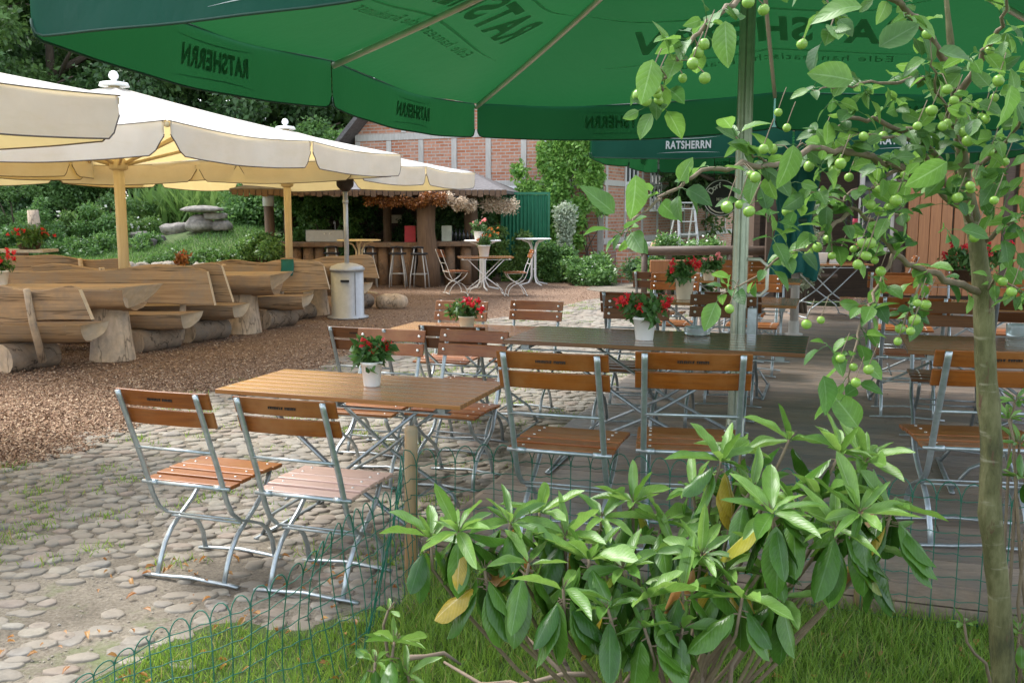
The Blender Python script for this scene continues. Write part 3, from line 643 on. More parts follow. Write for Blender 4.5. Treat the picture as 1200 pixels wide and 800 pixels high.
for k, (px, Y, bl, n, mt, lab, ex) in enumerate([
    (662,22.6,[(0,0,z,.2+.05*math.sin(z*5),.18,.24) for z in np.arange(.3,1.7,.16)],6000,'leaf_grey','tall silvery variegated climber beside the green gate',None),
    (648,22.0,[(.3*math.sin(i*2.3),0,.1+.09*i,.26,.2,.2) for i in range(8)],6000,'leaf_hedge','bushy green shrub at the foot of the green gate',None),
    (690,21.2,[(.35*math.sin(i*1.9),.1*i-.3,.12+.05*i,.28,.22,.2) for i in range(8)],7000,'leaf_hedge','rounded shrub with a few white blooms at the brick corner',('whitefl',40,.06)),
    (570,22.9,[(.28*math.sin(i*1.7),0,.2+.17*i,.22,.14,.2) for i in range(11)],9000,'leaf_hedge','leafy vine covering the left part of the green gate',None),
    (598,22.2,[(.3*math.sin(i*2.9),0,.1+.13*i,.22,.12,.14) for i in range(9)],4000,'leaf_grass','pale vine strands hanging across the green gate',None),
    (770,20.5,[(.5*math.sin(i*1.3),.2*math.cos(i),.15+.06*i,.35,.3,.25) for i in range(8)],7000,'leaf_dark','dark spreading shrub right of the low brick wall',None),
    (800,19,[(.6*math.sin(i*2.1),.2*math.cos(i*1.3),.2+.05*i,.34,.3,.25) for i in range(9)],8000,'leaf_hedge','green herb bush behind the orange chairs',None)]):
    p = D(px, 300, Y); shrub('leafy_shrub', (p.x, Y, 0), bl, n, .075, mt, lab, 200+k, 'shrub', extra=ex)
# greenery behind middle
for k, (x, y, h, r_, mt, lab) in enumerate([(6.6,27.5,6.0,2.4,'leaf_dark','dark tree behind the stepladder'),(10.5,31,9,4,'leaf_tree','lighter tree beyond the small rear lawn'),(5.2,34,9,3.5,'leaf_tree','tree peeking behind the right side of the barn'),(15,26,9,4.2,'leaf_dark','broad dark tree behind the timber pavilion')]):
    tree((x,y,0), h, r_, lab, mt, 300+k, 16000, .2, .3 if k == 0 else .2, 'trees right of the barn', .28 if k == 0 else .1)

# ================================================================== BAR HUT
def hut():
    t = thing('bar_hut', 'open timber bar hut with slate hip roof beside the barn', 'bar hut', (0,0,0))
    m = MB()   # hip roof, eave z 2.08
    e = 2.08; A = [(-5.9,20.2,e),(-.15,20.6,e-.03),(.35,25.6,e),(-5.9,25.8,e)]; R1, R2 = (-4.4,22.9,2.62), (-1.1,22.9,2.60)
    for dz in (0,): m.add(A + [R1, R2] + [(a[0],a[1],a[2]-.07) for a in A], [(0,1,5,4),(1,2,5),(2,3,4,5),(3,0,4),(6,7,1,0),(7,8,2,1),(8,9,3,2),(9,6,0,3),(9,8,7,6)])
    ro = m.build('roof', M['slate'], t); 
    m = MB()
    for i in range(46):
        x = -5.85+i*.125; m.box(x, x+.11, 20.17+(x+5.9)*.0695, 20.19+(x+5.9)*.0695, e-.13-.02*(i%3), e-.02)
    m.build('eave_shingles', M['darkpost'], t)
    m = MB()
    for x, y, rr in ((-5.45,21.6,.11),):
        m.tube([(x,y,0),(x+.02,y,1),(x,y,2.02)], [rr*1.1,rr,rr], 10)
    m.build('post', M['darkpost'], t)
    m = MB(); m.tube([(-1.84,20.75,0),(-1.80,20.75,.5),(-1.86,20.75,1.2),(-1.84,20.8,2.02)], [.30,.235,.20,.21], 14); m.build('post', M['darkpost'], t)
    m = MB(); m.tube([(-.95,22.0,0),(-.93,22,1),(-.95,22,2.05)], [.17,.16,.16], 12); m.build('post', M['darkpost'], t)
    m = MB(); m.tube([(-2.95,22.8,0),(-2.95,22.8,2.1)], [.1,.1], 10); m.build('post', M['darkpost'], t)
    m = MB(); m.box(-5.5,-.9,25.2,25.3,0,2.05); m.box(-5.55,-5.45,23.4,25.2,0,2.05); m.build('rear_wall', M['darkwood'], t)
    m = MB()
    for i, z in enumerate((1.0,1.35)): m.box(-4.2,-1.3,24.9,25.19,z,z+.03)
    m.build('shelf', M['darkwood'], t)
    # eave tie beams
    m = MB(); m.bar((-5.6,20.9,2.0),(-.7,21.2,2.0),.1,.12); m.bar((-.95,21.2,1.98),(-.9,25,1.98),.1,.12); m.build('tie_beam', M['darkpost'], t)
    return t
hut()
def counter(name, pts, h, lab, seed):
    t = thing(name, lab, 'bar counter', (0,0,0)); rr = random.Random(seed); m = MB()
    (x0,y0),(x1,y1) = pts; L = math.hypot(x1-x0,y1-y0); n = int(L/.27)
    for i in range(n):
        u = (i+.5)/n; x = x0+(x1-x0)*u; y = y0+(y1-y0)*u; r_ = .125*rr.uniform(.9,1.08); m.tube([(x,y,0),(x+rr.uniform(-.02,.02),y,h-.11)], [r_*1.08,r_], 10)
    m.build('log_front', M['counterw'], t); m = MB(); m.bar((x0-.15,y0,h-.05),(x1+.15,y1,h-.05), .46, .11); m.build('counter_top', M['counterw'], t, .02)
counter('log_bar_counter', ((-5.5,21.45),(-3.85,21.3)), .93, 'log bar counter section beside the left hut post', 1)
counter('log_bar_counter', ((-3.25,21.25),(-2.15,21.1)), .93, 'log bar counter section behind the bar stools', 2)
counter('log_bar_counter', ((-1.55,21.1),(-.85,21.2)), .95, 'short log bar counter section right of the thick trunk post', 3)
# things on the counter
def boxthing(name, x0,x1,y0,y1,z0,z1, mat, lab, cat, bev=.006):
    m = MB(); m.box(x0,x1,y0,y1,z0,z1); return tag(m.build(name, mat, None, bev), lab, cat)
t = thing('bar_sink_unit', 'grey metal sink unit standing on the left log counter', 'sink unit', (-4.15,21.5,.935)); m = MB(); m.box(-.42,.42,-.2,.2,0,.26); m.build('body', M['inox'], t, .01); m = MB(); m.tube([(.2,0,.26),(.2,0,.42),(.2,-.1,.46),(.2,-.15,.40)], .012, 6); m.build('tap', M['inox'], t)
for x in (.0,.12): m = MB(); m.lathe([(.0,0),(.02,0),(.02,.012),(0,.012)], 10); k = m.build('knob', M['white'], t); k.location = (x,-.205,.18); k.rotation_euler = (PI/2,0,0)
def menu(x, y, z, mat, lab, w=.17, h=.32):
    m = MB(); m.box(-w/2,w/2,-.008,.008,0,h); o = m.build('menu_card', mat); o.location = (x,y,z); o.rotation_euler = (-.12,0,random.uniform(-.1,.1)); tag(o, lab, 'menu card'); return o
menu(D(480,290,21).x,21.12,.933,M['red_board'],'red menu board standing on the log counter',.24,.36)
menu(D(493,290,21).x,21.10,.933,M['pale_board'],'pale green menu card next to the red board',.16,.3)
menu(D(523,290,21).x,21.15,.955,M['pale_board'],'pale menu card right of the thick trunk post',.22,.34)
menu(D(464,268,23.5).x,23.5,1.2,M['potcream'],'small cream framed picture inside the bar',.28,.2).location.z = 1.32
rr = random.Random(2)
for k in range(8):
    x = -1.5+k*.085; m = MB(); h = rr.uniform(.2,.3); m.lathe([(0,0),(.034,0),(.034,h*.6),(.012,h*.75),(.012,h),(0,h)], 10); o = m.build('bottle', M['glass']); o.location = (x,21.3+rr.uniform(-.06,.06),.955); tag(o, 'dark glass bottle in the row on the short counter by the post', 'bottle', 'bottles on the short counter')
# garlands and hanging baskets under the eave
for k, (px, py, Y, w, mt, lab) in enumerate([(478,236,20.5,.45,'rust_leaf','orange brown dried vine garland under the eave at left of the trunk post'),(508,232,20.3,.28,'rust_leaf','rusty dried flower bunch on top of the thick trunk post'),(445,234,20.6,.35,'rust_leaf','brown dried garland above the bar stools'),(530,236,20.4,.3,'dry','pale dried flower bunch right of the trunk post'),(545,240,20.6,.25,'dry','whitish dried flower bunch hanging before the dark post'),(585,240,21,.42,'dry','large round pale hanging basket at the hut corner')]):
    p = D(px, py, Y); t = thing('dried_garland', lab, 'garland', p); bl = [(w*(i/3-.5)*1.3, 0, .04*math.sin(i*2), w*.38, .14, .13 if k < 5 else .2) for i in range(4)]
    blob_leaves('bloom', bl, 1600, .05, M[mt], t, .2, 400+k); m = MB(); m.tube([(-w*.6,0,.05),(0,0,.12),(w*.6,0,.05)], .012, 5); m.tube([(0,0,.1),(0,0,2.0-p.z+.02)], .006, 4); m.build('wire_hanger', M['black'], t)
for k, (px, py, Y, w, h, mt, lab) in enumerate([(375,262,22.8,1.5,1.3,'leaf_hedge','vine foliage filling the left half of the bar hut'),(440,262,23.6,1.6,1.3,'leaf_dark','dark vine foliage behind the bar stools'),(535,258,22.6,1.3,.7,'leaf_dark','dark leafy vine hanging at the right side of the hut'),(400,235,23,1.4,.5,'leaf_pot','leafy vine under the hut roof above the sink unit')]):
    p = D(px, py, Y); t = thing('hanging_vine', lab, 'climber', (p.x, Y, 0)); bl = [(w*math.sin(i*2.4)*.5, .1*math.cos(i), p.z + h*.5*math.sin(i*3.7), .26, .18, .22) for i in range(16)]
    blob_leaves('foliage', bl, 7000, .08, M[mt], t, .3, 420+k); m = MB(); m.tube([(0,0,0),(.1,0,p.z*.6),(-.1,0,p.z)], .02, 5); m.build('stem', M['bark'], t)
p = D(324,236,21.45); m = MB(); m.tube([(0,0,0),(0,0,.32)], .125, 14); o = m.build('paper_notice', M['white']); o.location = (-5.45,21.6,1.72); tag(o, 'white notice wrapped around the top of the left hut post', 'notice')
p = D(392,226,21.2); m = MB(); m.lathe([(.0,-.09),(.07,-.08),(.11,0),(.08,.07),(.03,.1),(.0,.1)], 16); m.tube([(0,0,.1),(0,0,2.0-p.z)], .008, 6); o = m.build('hanging_lamp', M['white']); o.location = p; tag(o, 'small white lamp hanging under the hut eave', 'lamp')

# ================================================================== PARASOLS
def text_mesh(s, size, sx=1, off=.0, ext=.002, spacing=1):
    cu = bpy.data.curves.new('t', 'FONT'); cu.body = s; cu.size = size; cu.align_x = 'CENTER'; cu.align_y = 'CENTER'; cu.extrude = ext; cu.offset = off; cu.space_character = spacing
    o = bpy.data.objects.new('t', cu); C.objects.link(o); bpy.context.view_layer.update()
    me = bpy.data.meshes.new_from_object(o.evaluated_get(bpy.context.evaluated_depsgraph_get())); bpy.data.objects.remove(o)
    for v in me.vertices: v.co.x *= sx
    return me
def place_text(name, me, mat, parent, origin, ex, ey, flip=False):
    ex = Vector(ex).normalized(); ey = Vector(ey); ey = (ey - ex*ey.dot(ex)).normalized(); ez = ex.cross(ey)
    if flip: ex = -ex; 
    Mx = Matrix((ex, ey, ez)).transposed().to_4x4(); Mx.translation = Vector(origin)
    m2 = me.copy(); m2.transform(Mx); m2.materials.clear(); m2.materials.append(mat)
    if Mx.to_3x3().determinant() < 0: m2.flip_normals()
    o = bpy.data.objects.new(name, m2); C.objects.link(o); o.parent = parent; return o
t_surf = {}
def parasol(label, loc, rz, a, ze, zp, vh, mat, hem, polemat, pole_r, base_z, ribmat, group, pole='round', sag=.05, rc=.10, letters=False, finial=True, notch=.02, text=True, name='parasol', base=True, vent=True, ribw=.03, tweak=None, strut=(4,.95)):
    t = thing(name, label, 'parasol', (loc[0], loc[1], base_z), rz, group); ze -= base_z; zp -= base_z; surf = []
    P = [(-1,-1),(0,-1),(1,-1),(1,0),(1,1),(0,1),(-1,1),(-1,0)]; P = [Vector((x*a, y*a, ze)) for x, y in P]; top = Vector((0,0,zp))
    for i_, o_ in (tweak or {}).items(): P[i_] += Vector(o_)
    vs = []; fs = []; n, mm = 10, 14; vmb = MB(); hmb = MB(); rr = random.Random(int(loc[0]*100))
    for i in range(8):
        A, B = P[i], P[(i+1)%8]; o = len(vs); ph = rr.uniform(0,6)
        for r_ in range(n+1):
            for q in range(mm+1):
                u = r_/n; w = q/mm; e = A.lerp(B, w); p = top.lerp(e, u); p.z -= sag*math.sin(PI*w)*u*u + .10*math.sin(PI*u)*(.5+.5*math.sin(PI*w)) ; p.z += .012*math.sin(w*9+ph)*math.sin(PI*w)*u
                vs.append(p)
        for r_ in range(n):
            for q in range(mm): k = o+r_*(mm+1)+q; fs.append((k, k+mm+1, k+mm+2, k+1))
        # valance
        out = Vector(((A+B)/2).to_tuple()); out.z = 0
        nrm = Vector((0,0,0)); 
        ed = (B-A).normalized(); nrm = Vector((ed.y, -ed.x, 0)); 
        if nrm.dot(out) < 0: nrm = -nrm
        L = (B-A).length; vv = []; ff = []; bot = []; NQ = 30
        for q in range(NQ+1):
            # denser near the ends
            w = .5 - .5*math.cos(PI*q/NQ); dd = min(w, 1-w)*L; e = A.lerp(B, w); e.z -= sag*math.sin(PI*w)
            h = vh if dd >= rc else (vh - rc + math.sqrt(max(0, rc*rc-(rc-dd)**2)) if not notch > .03 else vh*(.42 + .58*(.5-.5*math.cos(PI*dd/rc))))
            ins = ed*(notch*.5*(1 if w < .5 else -1)) if dd < .02 else Vector((0,0,0))
            fl = .03*math.sin(w*11+ph) + .02*math.sin(w*23+ph)
            for s_ in range(4):
                u = s_/3; p = e + ins + nrm*(.012 + (fl+.05)*u*.5*math.sin(PI*min(1,dd/.3+.0)/2)) ; p.z -= h*u - .002; vv.append(p)
            bot.append(vv[-1])
        for q in range(NQ):
            for s_ in range(3): k = q*4+s_; ff.append((k, k+4, k+5, k+1))
        def vsurf(w, u, off, A=A, B=B, ed=ed, nrm=nrm, ph=ph, L=L):
            dd = min(w, 1-w)*L; e = A.lerp(B, w); e.z -= sag*math.sin(PI*w); fl = .03*math.sin(w*11+ph) + .02*math.sin(w*23+ph)
            p = e + nrm*(.012 + (fl+.05)*u*.5*math.sin(PI*min(1,dd/.3)/2) + off); p.z -= vh*u - .002; return p
        def rsurf(w, u, off, A=A, B=B, ph=ph):
            p = top.lerp(A.lerp(B, w), u); p.z -= sag*math.sin(PI*w)*u*u + .10*math.sin(PI*u)*(.5+.5*math.sin(PI*w)); p.z += .012*math.sin(w*9+ph)*math.sin(PI*w)*u + off; return p
        surf.append((vsurf, rsurf, L, (mid_ := (A+B)/2)))
        vmb.add(vv, ff, 0, True); hmb.tube(bot, .006, 5); hmb.tube([A.lerp(B,w_/12)+nrm*.014-Vector((0,0,sag*math.sin(PI*w_/12)-.002)) for w_ in range(13)], .0045, 4)
    cm = MB(); cm.add(vs, fs, 0, True); can = cm.build('canopy', mat, t)
    vmb.build('valance', mat, t); hmb.build('hem', hem, t)
    for i in range(8):
        e = P[i]; d = (e-top); m = MB(); s0 = top + d*.03 - Vector((0,0,.07)); pts = [top + d*k/8 - Vector((0,0,.035+.10*math.sin(PI*k/8)*(.5))) for k in range(9)]
        m.tube(pts[:9], ribw/2, 8, 0, (0,0,1), ribw*.4)
        rb = m.build('rib', ribmat, t)
        m = MB(); m.tube([pts[strut[0]]-Vector((0,0,.015)), Vector((e.x*.02, e.y*.02, zp-strut[1]))], ribw*.4, 8, 0, (0,0,1), ribw*.3); m.build('strut', ribmat, rb)
    m = MB()
    if pole == 'round': m.tube([(0,0,0),(0,0,(zp)*.5),(0,0,zp)], pole_r, 16)
    else: # extruded profile with grooves
        N = 48
        prof = [pole_r*(1 - (.13 if (j % 6) in (0,) else 0)) for j in range(N)]; vs = []; fs = []
        for z in (0, zp):
            for j in range(N): an = 2*PI*j/N; vs.append((prof[j]*math.cos(an), prof[j]*math.sin(an), z))
        for j in range(N): fs.append((j,(j+1)%N,N+(j+1)%N,N+j))
        fs.append(tuple(range(N))[::-1]); fs.append(tuple(range(N,2*N))); m.add(vs, fs)
    m.build('pole', polemat, t)
    m = MB(); q_ = zp-strut[1]; m.lathe([(pole_r*1.02,q_-.07),(pole_r*1.7,q_-.05),(pole_r*1.7,q_+.03),(pole_r*1.02,q_+.09)], 16); m.build('slider', polemat, t)
    m = MB(); m.lathe([(0,zp+.0),(.18,zp-.005),(.16,zp+.04),(.10,zp+.05)] if vent else [(0,zp),(.1,zp),(.08,zp+.03)], 24); 
    if finial: m.lathe([(.03,zp+.05),(.03,zp+.07),(.055,zp+.1),(.06,zp+.13),(.04,zp+.17),(0.003,zp+.185)], 16)
    m.build('finial', M['white'] if finial else mat, t)
    if base: m = MB(); m.lathe([(0,.002),(pole_r*2.1,.002),(pole_r*2.1,.02),(pole_r*1.25,.03),(pole_r*1.2,.16),(pole_r*1.02,.17)], 20); m.build('base', polemat, t)
    t_surf[t.name] = surf
    return t, P, top
# large green parasol above the viewer
G, GP, GT = parasol('large green beer garden parasol overhead, letters showing through its cloth', (1.405,5.90), TH, 2.785, 2.63, 3.717, .315, M['greenout'], M['hemgreen'], M['alu'], .047, .15, M['rib'], 'green parasols', 'alu', .06, .07, finial=False, notch=.017, tweak={0: (.14,.0,.0), 1: (0,0,.18), 2: (0,0,.07)}, strut=(2,.42), ribw=.042)
G2, _, _ = parasol('second green parasol with white lettering beyond the big one', (3.34,11.25), TH, 2.0, 2.41, 3.15, .26, M['greenout'], M['hemgreen'], M['timber'], .05, .15, M['rib'], 'green parasols', 'round', .03, .05, finial=False, notch=.02)
RT = text_mesh('RATSHERRN', 1, .72, .034, .001, 1.1); SUB = text_mesh('Edle hanseatische Braukunst', 1, .95, .0, .001, 1.15)
def scaled(me, s):
    m = me.copy(); m.transform(Matrix.Scale(s, 4)); return m
def arcs(w, hgt, flip=1):
    m = MB(); p = [(w*(i/12-.5), hgt + flip*.18*hgt*(1-(2*i/12-1)**2)*-1, 0) for i in range(13)]; q = [(w*(i/12-.5), -hgt + flip*.18*hgt*(1-(2*i/12-1)**2), 0) for i in range(13)]
    for L in (p, q):
        th = .035*hgt*2; vs = []
        for i, (x, y, z) in enumerate(L): k = th*math.sin(PI*(i+.3)/12.6); vs += [(x,y-k/2,-.001),(x,y+k/2,-.001)]
        m.add(vs, [(2*i,2*i+2,2*i+3,2*i+1) for i in range(12)])
    me = bpy.data.meshes.new('arc'); me.from_pydata(m.v, [], m.f); return me
def warp(me, name, mat, parent, fn, cell=.06):
    import bmesh
    bm = bmesh.new(); bm.from_mesh(me); bmesh.ops.triangulate(bm, faces=bm.faces)
    for _ in range(2):
        es = [e for e in bm.edges if e.calc_length() > cell]
        if es: bmesh.ops.subdivide_edges(bm, edges=es, cuts=1); bmesh.ops.triangulate(bm, faces=[f for f in bm.faces if len(f.verts) > 3])
    for v in bm.verts: v.co = fn(v.co.x, v.co.y, v.co.z)
    m2 = bpy.data.meshes.new(name); bm.to_mesh(m2); bm.free(); m2.materials.append(mat); o = bpy.data.objects.new(name, m2); C.objects.link(o); o.parent = parent; return o
def parasol_text(t, a, ze, zp, vh, k=1, fh=.105):
    fh *= k; S = t_surf[t.name]; slant = math.hypot(a, zp-ze)
    for i, (vs_, rs_, L, _) in enumerate(S):
        me = scaled(RT, fh); ar = arcs(.62*k, .08*k)
        for nm, m_ in (('lettering', me), ('lettering_swash', ar)): warp(m_, nm, M['letterwhite'], t, lambda x, y, z: vs_(.5+x/L, .5-y/vh, .004+z))
        warp(me, 'show_through_lettering', M['printdark'], t, lambda x, y, z: vs_(.5+x/L, .5-y/vh, -.004+z))
    for s_ in range(4):
        def rf(x, y, z, uc):
            u = uc - y/slant; w = x/(a*u); q = 2*s_ + (1 if w >= 0 else 0); return S[q][1](w if w >= 0 else w+1, u, -.006+z)
        for uc, me, c_ in ((.63, RT, .34*k), (.77, SUB, .105*k)): warp(scaled(me, c_), 'roof_print', M['printdark'], t, lambda x, y, z: rf(x, y, z, uc), .12)
        warp(arcs(2.0*k, .26*k), 'roof_print_swash', M['printdark'], t, lambda x, y, z: rf(x, y, z, .63), .12)
parasol_text(G, 2.785, 2.63, 3.717, .315, k=1.39); parasol_text(G2, 2.0, 2.41, 3.15, .26)
# handle and bracket on the big green parasol's pole
m = MB(); m.tube([(.04,0,1.16),(.12,0,1.16),(.165,0,1.12),(.165,0,.98),(.13,0,.94),(.04,0,.94)], .011, 8); m.build('crank_handle', M['rib'], G)
m = MB(); m.box(.055,.11,-.01,.01,.55,.86); m.build('bracket', M['steel'], G, .003)
# gathered teal curtain tied round the second parasol's pole
t = thing('tied_parasol_curtain', 'teal cloth curtain gathered and tied around the rear parasol pole', 'curtain', (3.30,10.95,0)); m = MB(); vs = []; fs = []; N = 48; zs = [.85,.95,1.1,1.3,1.5,1.7,1.9,2.1,2.35]; rs = [.24,.26,.24,.20,.16,.19,.22,.24,.22]
for z, r0 in zip(zs, rs):
    for j in range(N): an = 2*PI*j/N; r1 = r0*(1+.22*math.sin(an*7+z*.6)+.1*math.sin(an*13)); vs.append((r1*math.cos(an), r1*math.sin(an)+.3, z + .06*math.sin(an*3)*(z < .9)))
for i in range(len(zs)-1):
    for j in range(N): fs.append((i*N+j, i*N+(j+1)%N, (i+1)*N+(j+1)%N, (i+1)*N+j))
m.add(vs, fs, 0, True); m.build('cloth', M['teal'], t); m = MB(); m.lathe([(.175,1.47),(.18,1.5),(.175,1.53)], 24, (0,.3,0)); m.build('tie', M['hemgreen'], t)
# cream parasols
A0 = 2.645; CR = .498 + PI/4
cg = 'cream parasols over the log seats'
for lab, loc in (('middle cream parasol, its ball finial at the upper left', (-4.865,12.0)), ('foremost cream parasol cut off by the left edge', (-6.05,5.1)), ('farthest cream parasol reaching toward the bar hut', (-4.02,17.3)), ('rear left cream parasol mostly hidden behind the middle one', (-9.3,15.6))):
    parasol(lab, loc, CR, A0, {17.3: 2.36, 15.6: 2.44}.get(loc[1], 2.405), {17.3: 3.05, 15.6: 3.1}.get(loc[1], 3.12), .30, M['creamc'], M['hemcream'], M['creampost'], .065, 0, M['creampost'], cg, 'round', .05, .17, notch=.05, ribw=.05)

# ================================================================== FOLDING CHAIRS
def make_chair(label, loc, rz, stamp=True, seatbolts=True, group='folding garden chairs'):
    t = thing('folding_chair', label, 'chair', loc, rz, group)
    def slat(x0, x1, yc, zc, w, th, bow, tilt, axis='z', n=10):
        m = MB(); vs = []; fs = []
        for i in range(n+1):
            x = x0+(x1-x0)*i/n; q = 1-(2*i/n-1)**2; dy = -bow*q
            for a, b in ((-.5,-.5),(.5,-.5),(.5,.5),(-.5,.5)):
                if axis == 'z': vs.append((x, yc + dy + th*a - tilt*w*b, zc + w*b))
                else: vs.append((x, yc + w*a, zc + th*b + dy))
        for i in range(n):
            for j in range(4): fs.append((i*4+j, i*4+(j+1)%4, (i+1)*4+(j+1)%4, (i+1)*4+j))
        fs.append((3,2,1,0)); fs.append(tuple(n*4+j for j in range(4))); return vs, fs
    m = MB()
    for zc, yc in ((.835,-.135),(.752,-.105)):
        vs, fs = slat(-.228,.228,yc+.008,zc,.072,.016,.014,.34); m.add(vs, fs)
    bk = m.build('backrest', M['slat'], t, .004)
    if stamp:
        m = MB(); rr = random.Random(3); x = -.062
        for k in range(15):
            w = rr.uniform(.004,.0065)
            if k != 8:
                yy = -.1500; m.box(x, x+w, yy+(.0), yy+.003, .829, .8395); 
                if k % 2: m.box(x-.001, x+w+.003, yy, yy+.0028, .8365, .8395)
            x += .0083
        st = m.build('branded_lettering', M['burn'], bk)
        # follows the slat: behind side
        st.location = (0,-.0015,0)
    for sx in (-1,1):
        for zc, yc in ((.835,-.135),(.752,-.105)):
            m = MB(); m.lathe([(0,-.0065),(.007,-.0065),(.009,-.004),(.009,.003),(0,.003)], 10); b = m.build('bolt', M['bolt'], bk); b.location = (sx*.19, yc+.019-.004, zc); b.rotation_euler = (PI/2+.34,0,0)
            m = MB(); m.lathe([(0,-.004),(.005,-.004),(.0055,.003),(0,.003)], 8); b = m.build('bolt', M['bolt'], bk); b.location = (sx*.19, yc-.018, zc); b.rotation_euler = (-PI/2+.34,0,0)
    m = MB()
    for k in range(5): vs, fs = slat(-.222,.222,.032+k*.083,.447-.004*(k-2)**2*.5,.072,.017,0,0,'y',2); m.add(vs, fs)
    se = m.build('seat', M['slat'], t, .004)
    if seatbolts:
        for sx in (-1,1):
            for k in range(5): m = MB(); m.lathe([(0,0),(.0065,0),(.005,.003),(0,.0035)], 8); b = m.build('bolt', M['bolt'], se); b.location = (sx*.165, .032+k*.083, .4557-.004*(k-2)**2*.5)
    bp = [(-.172,.868),(-.162,.84),(-.13,.76),(-.085,.64),(-.045,.54),(-.012,.44),(.01,.375),(.045,.31),(.10,.265),(.18,.235),(.26,.20),(.315,.15),(.345,.09),(.358,.012)]
    lp = [(.372,.425),(.352,.385),(.315,.335),(.25,.285),(.17,.24),(.10,.195),(.05,.14),(.018,.08),(-.01,.012)]
    for sx in (-1,1):
        m = MB(); m.tube([(sx*.19, y, z) for y, z in bp], [.0125]*6+[.0115]*8, 8, 0, (1,0,0), .0065); m.build('back_tube', M['steel'], t)
        m = MB(); m.tube([(sx*.172, y, z) for y, z in lp], .0105, 8, 0, (1,0,0), .0075); m.build('leg', M['steel'], t)
    m = MB(); m.tube([(-.245,-.012,.008),(-.2,-.01,.012),(-.1,-.012,.016),(0,-.014,.024),(.1,-.012,.016),(.2,-.01,.012),(.245,-.012,.008)], .011, 8, 0, (0,1,0), .006); m.build('foot_bar', M['steel'], t)
    m = MB(); m.tube([(-.225,.36,.008),(-.18,.36,.012),(0,.362,.024),(.18,.36,.012),(.225,.36,.008)], .011, 8, 0, (0,1,0), .006); m.build('foot_bar', M['steel'], t)
    for a_, b_, c_, d_ in ((.19,-.072,.605,.0065),(.18,.12,.245,.006),(.19,.085,.272,.005)): m = MB(); m.tube([(-a_,b_,c_),(a_,b_,c_)], d_, 8); m.build('cross_bar', M['steel'], t)
    m = MB(); m.tube([(-.222,-.012,.436),(.222,-.012,.436)], .0085, 10); m.tube([(-.17,.372,.425),(.17,.372,.425)], .007, 8)
    for sx in (-1,1): m.tube([(sx*.145,-.012,.436),(sx*.18,-.012,.436)], .0125, 10); m.tube([(sx*.15,-.01,.428),(sx*.15,.18,.422),(sx*.15,.372,.422)], .0075, 8, 0, (1,0,0), .005)
    m.build('seat_rail', M['steel'], t)
    return t
cA = make_chair('leftmost varnished folding chair, seen from behind, alone on the cobbles', (-1.40,4.00,0), TH)
cB = None
def chair(x, y, z, rz, lab, mats=None, scale=None, group=None):
    return dup(cA, (x,y,z), rz, lab, group, scale, mats)
PALE = None
# second chair, its seat coloured pale to stand for sky reflection
c = chair(-.86,3.83,0,TH+.02,'folding chair with sky reflection painted pale on its seat, half behind the wire fence')
for k in c.children:
    if k.name.startswith('seat') and not k.name.startswith('seat_rail'): k.material_slots[0].link = 'OBJECT'; k.material_slots[0].material = M['slat_pale']; k['label'] = 'pale bleached slatted seat'
FV = TH + PI
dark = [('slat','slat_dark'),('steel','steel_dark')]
chair(-.79,5.80,0,FV+.04,'folding chair facing the camera behind the table with the red potted flowers')
chair(-.28,5.74,0,FV-.03,'folding chair facing the camera at the right end of the front cobble table')
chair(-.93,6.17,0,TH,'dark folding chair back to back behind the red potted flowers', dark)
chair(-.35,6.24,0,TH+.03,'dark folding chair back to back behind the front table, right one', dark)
chair(-.45,7.70,0,FV+.03,'left of the two far chairs on the cobbles, behind a flower pot')
chair(.16,7.72,0,FV-.02,'right of the two far chairs on the cobbles')
chair(.20,3.93,.152,TH+.02,'chair on the deck edge at left, back towards the camera, branded upper slat', None, (1.02,1.02,1.02))
chair(.75,3.93,.152,TH+.17,'chair on the deck directly left of the parasol pole, back towards the camera', None, (1.02,1.02,1.02))
chair(2.02,3.98,.152,TH+.17,'chair behind the young apple trunk, back towards the camera', None, (1.16,1.02,1.02))
for lab, x, y, rz, mt in [
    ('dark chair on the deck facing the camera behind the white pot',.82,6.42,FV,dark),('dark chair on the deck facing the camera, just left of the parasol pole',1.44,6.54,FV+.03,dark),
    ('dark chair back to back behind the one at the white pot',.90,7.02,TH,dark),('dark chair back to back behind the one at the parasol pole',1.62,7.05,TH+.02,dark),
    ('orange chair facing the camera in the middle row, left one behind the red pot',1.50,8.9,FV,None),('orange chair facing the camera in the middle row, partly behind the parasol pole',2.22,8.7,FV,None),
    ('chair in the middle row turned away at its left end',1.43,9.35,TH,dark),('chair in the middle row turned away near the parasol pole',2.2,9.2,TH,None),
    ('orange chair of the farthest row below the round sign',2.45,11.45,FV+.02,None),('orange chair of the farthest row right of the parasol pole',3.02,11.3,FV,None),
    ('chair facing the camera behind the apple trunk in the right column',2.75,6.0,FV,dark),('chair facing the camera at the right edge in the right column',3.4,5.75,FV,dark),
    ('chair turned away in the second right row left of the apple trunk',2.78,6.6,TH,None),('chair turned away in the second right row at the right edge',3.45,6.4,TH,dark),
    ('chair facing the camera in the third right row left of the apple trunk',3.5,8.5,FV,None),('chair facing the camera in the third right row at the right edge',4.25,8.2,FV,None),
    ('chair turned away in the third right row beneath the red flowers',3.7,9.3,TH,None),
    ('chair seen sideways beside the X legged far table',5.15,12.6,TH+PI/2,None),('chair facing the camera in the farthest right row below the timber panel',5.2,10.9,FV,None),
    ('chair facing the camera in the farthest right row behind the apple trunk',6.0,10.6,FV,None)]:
    chair(x, y, .152, rz, lab, mt)
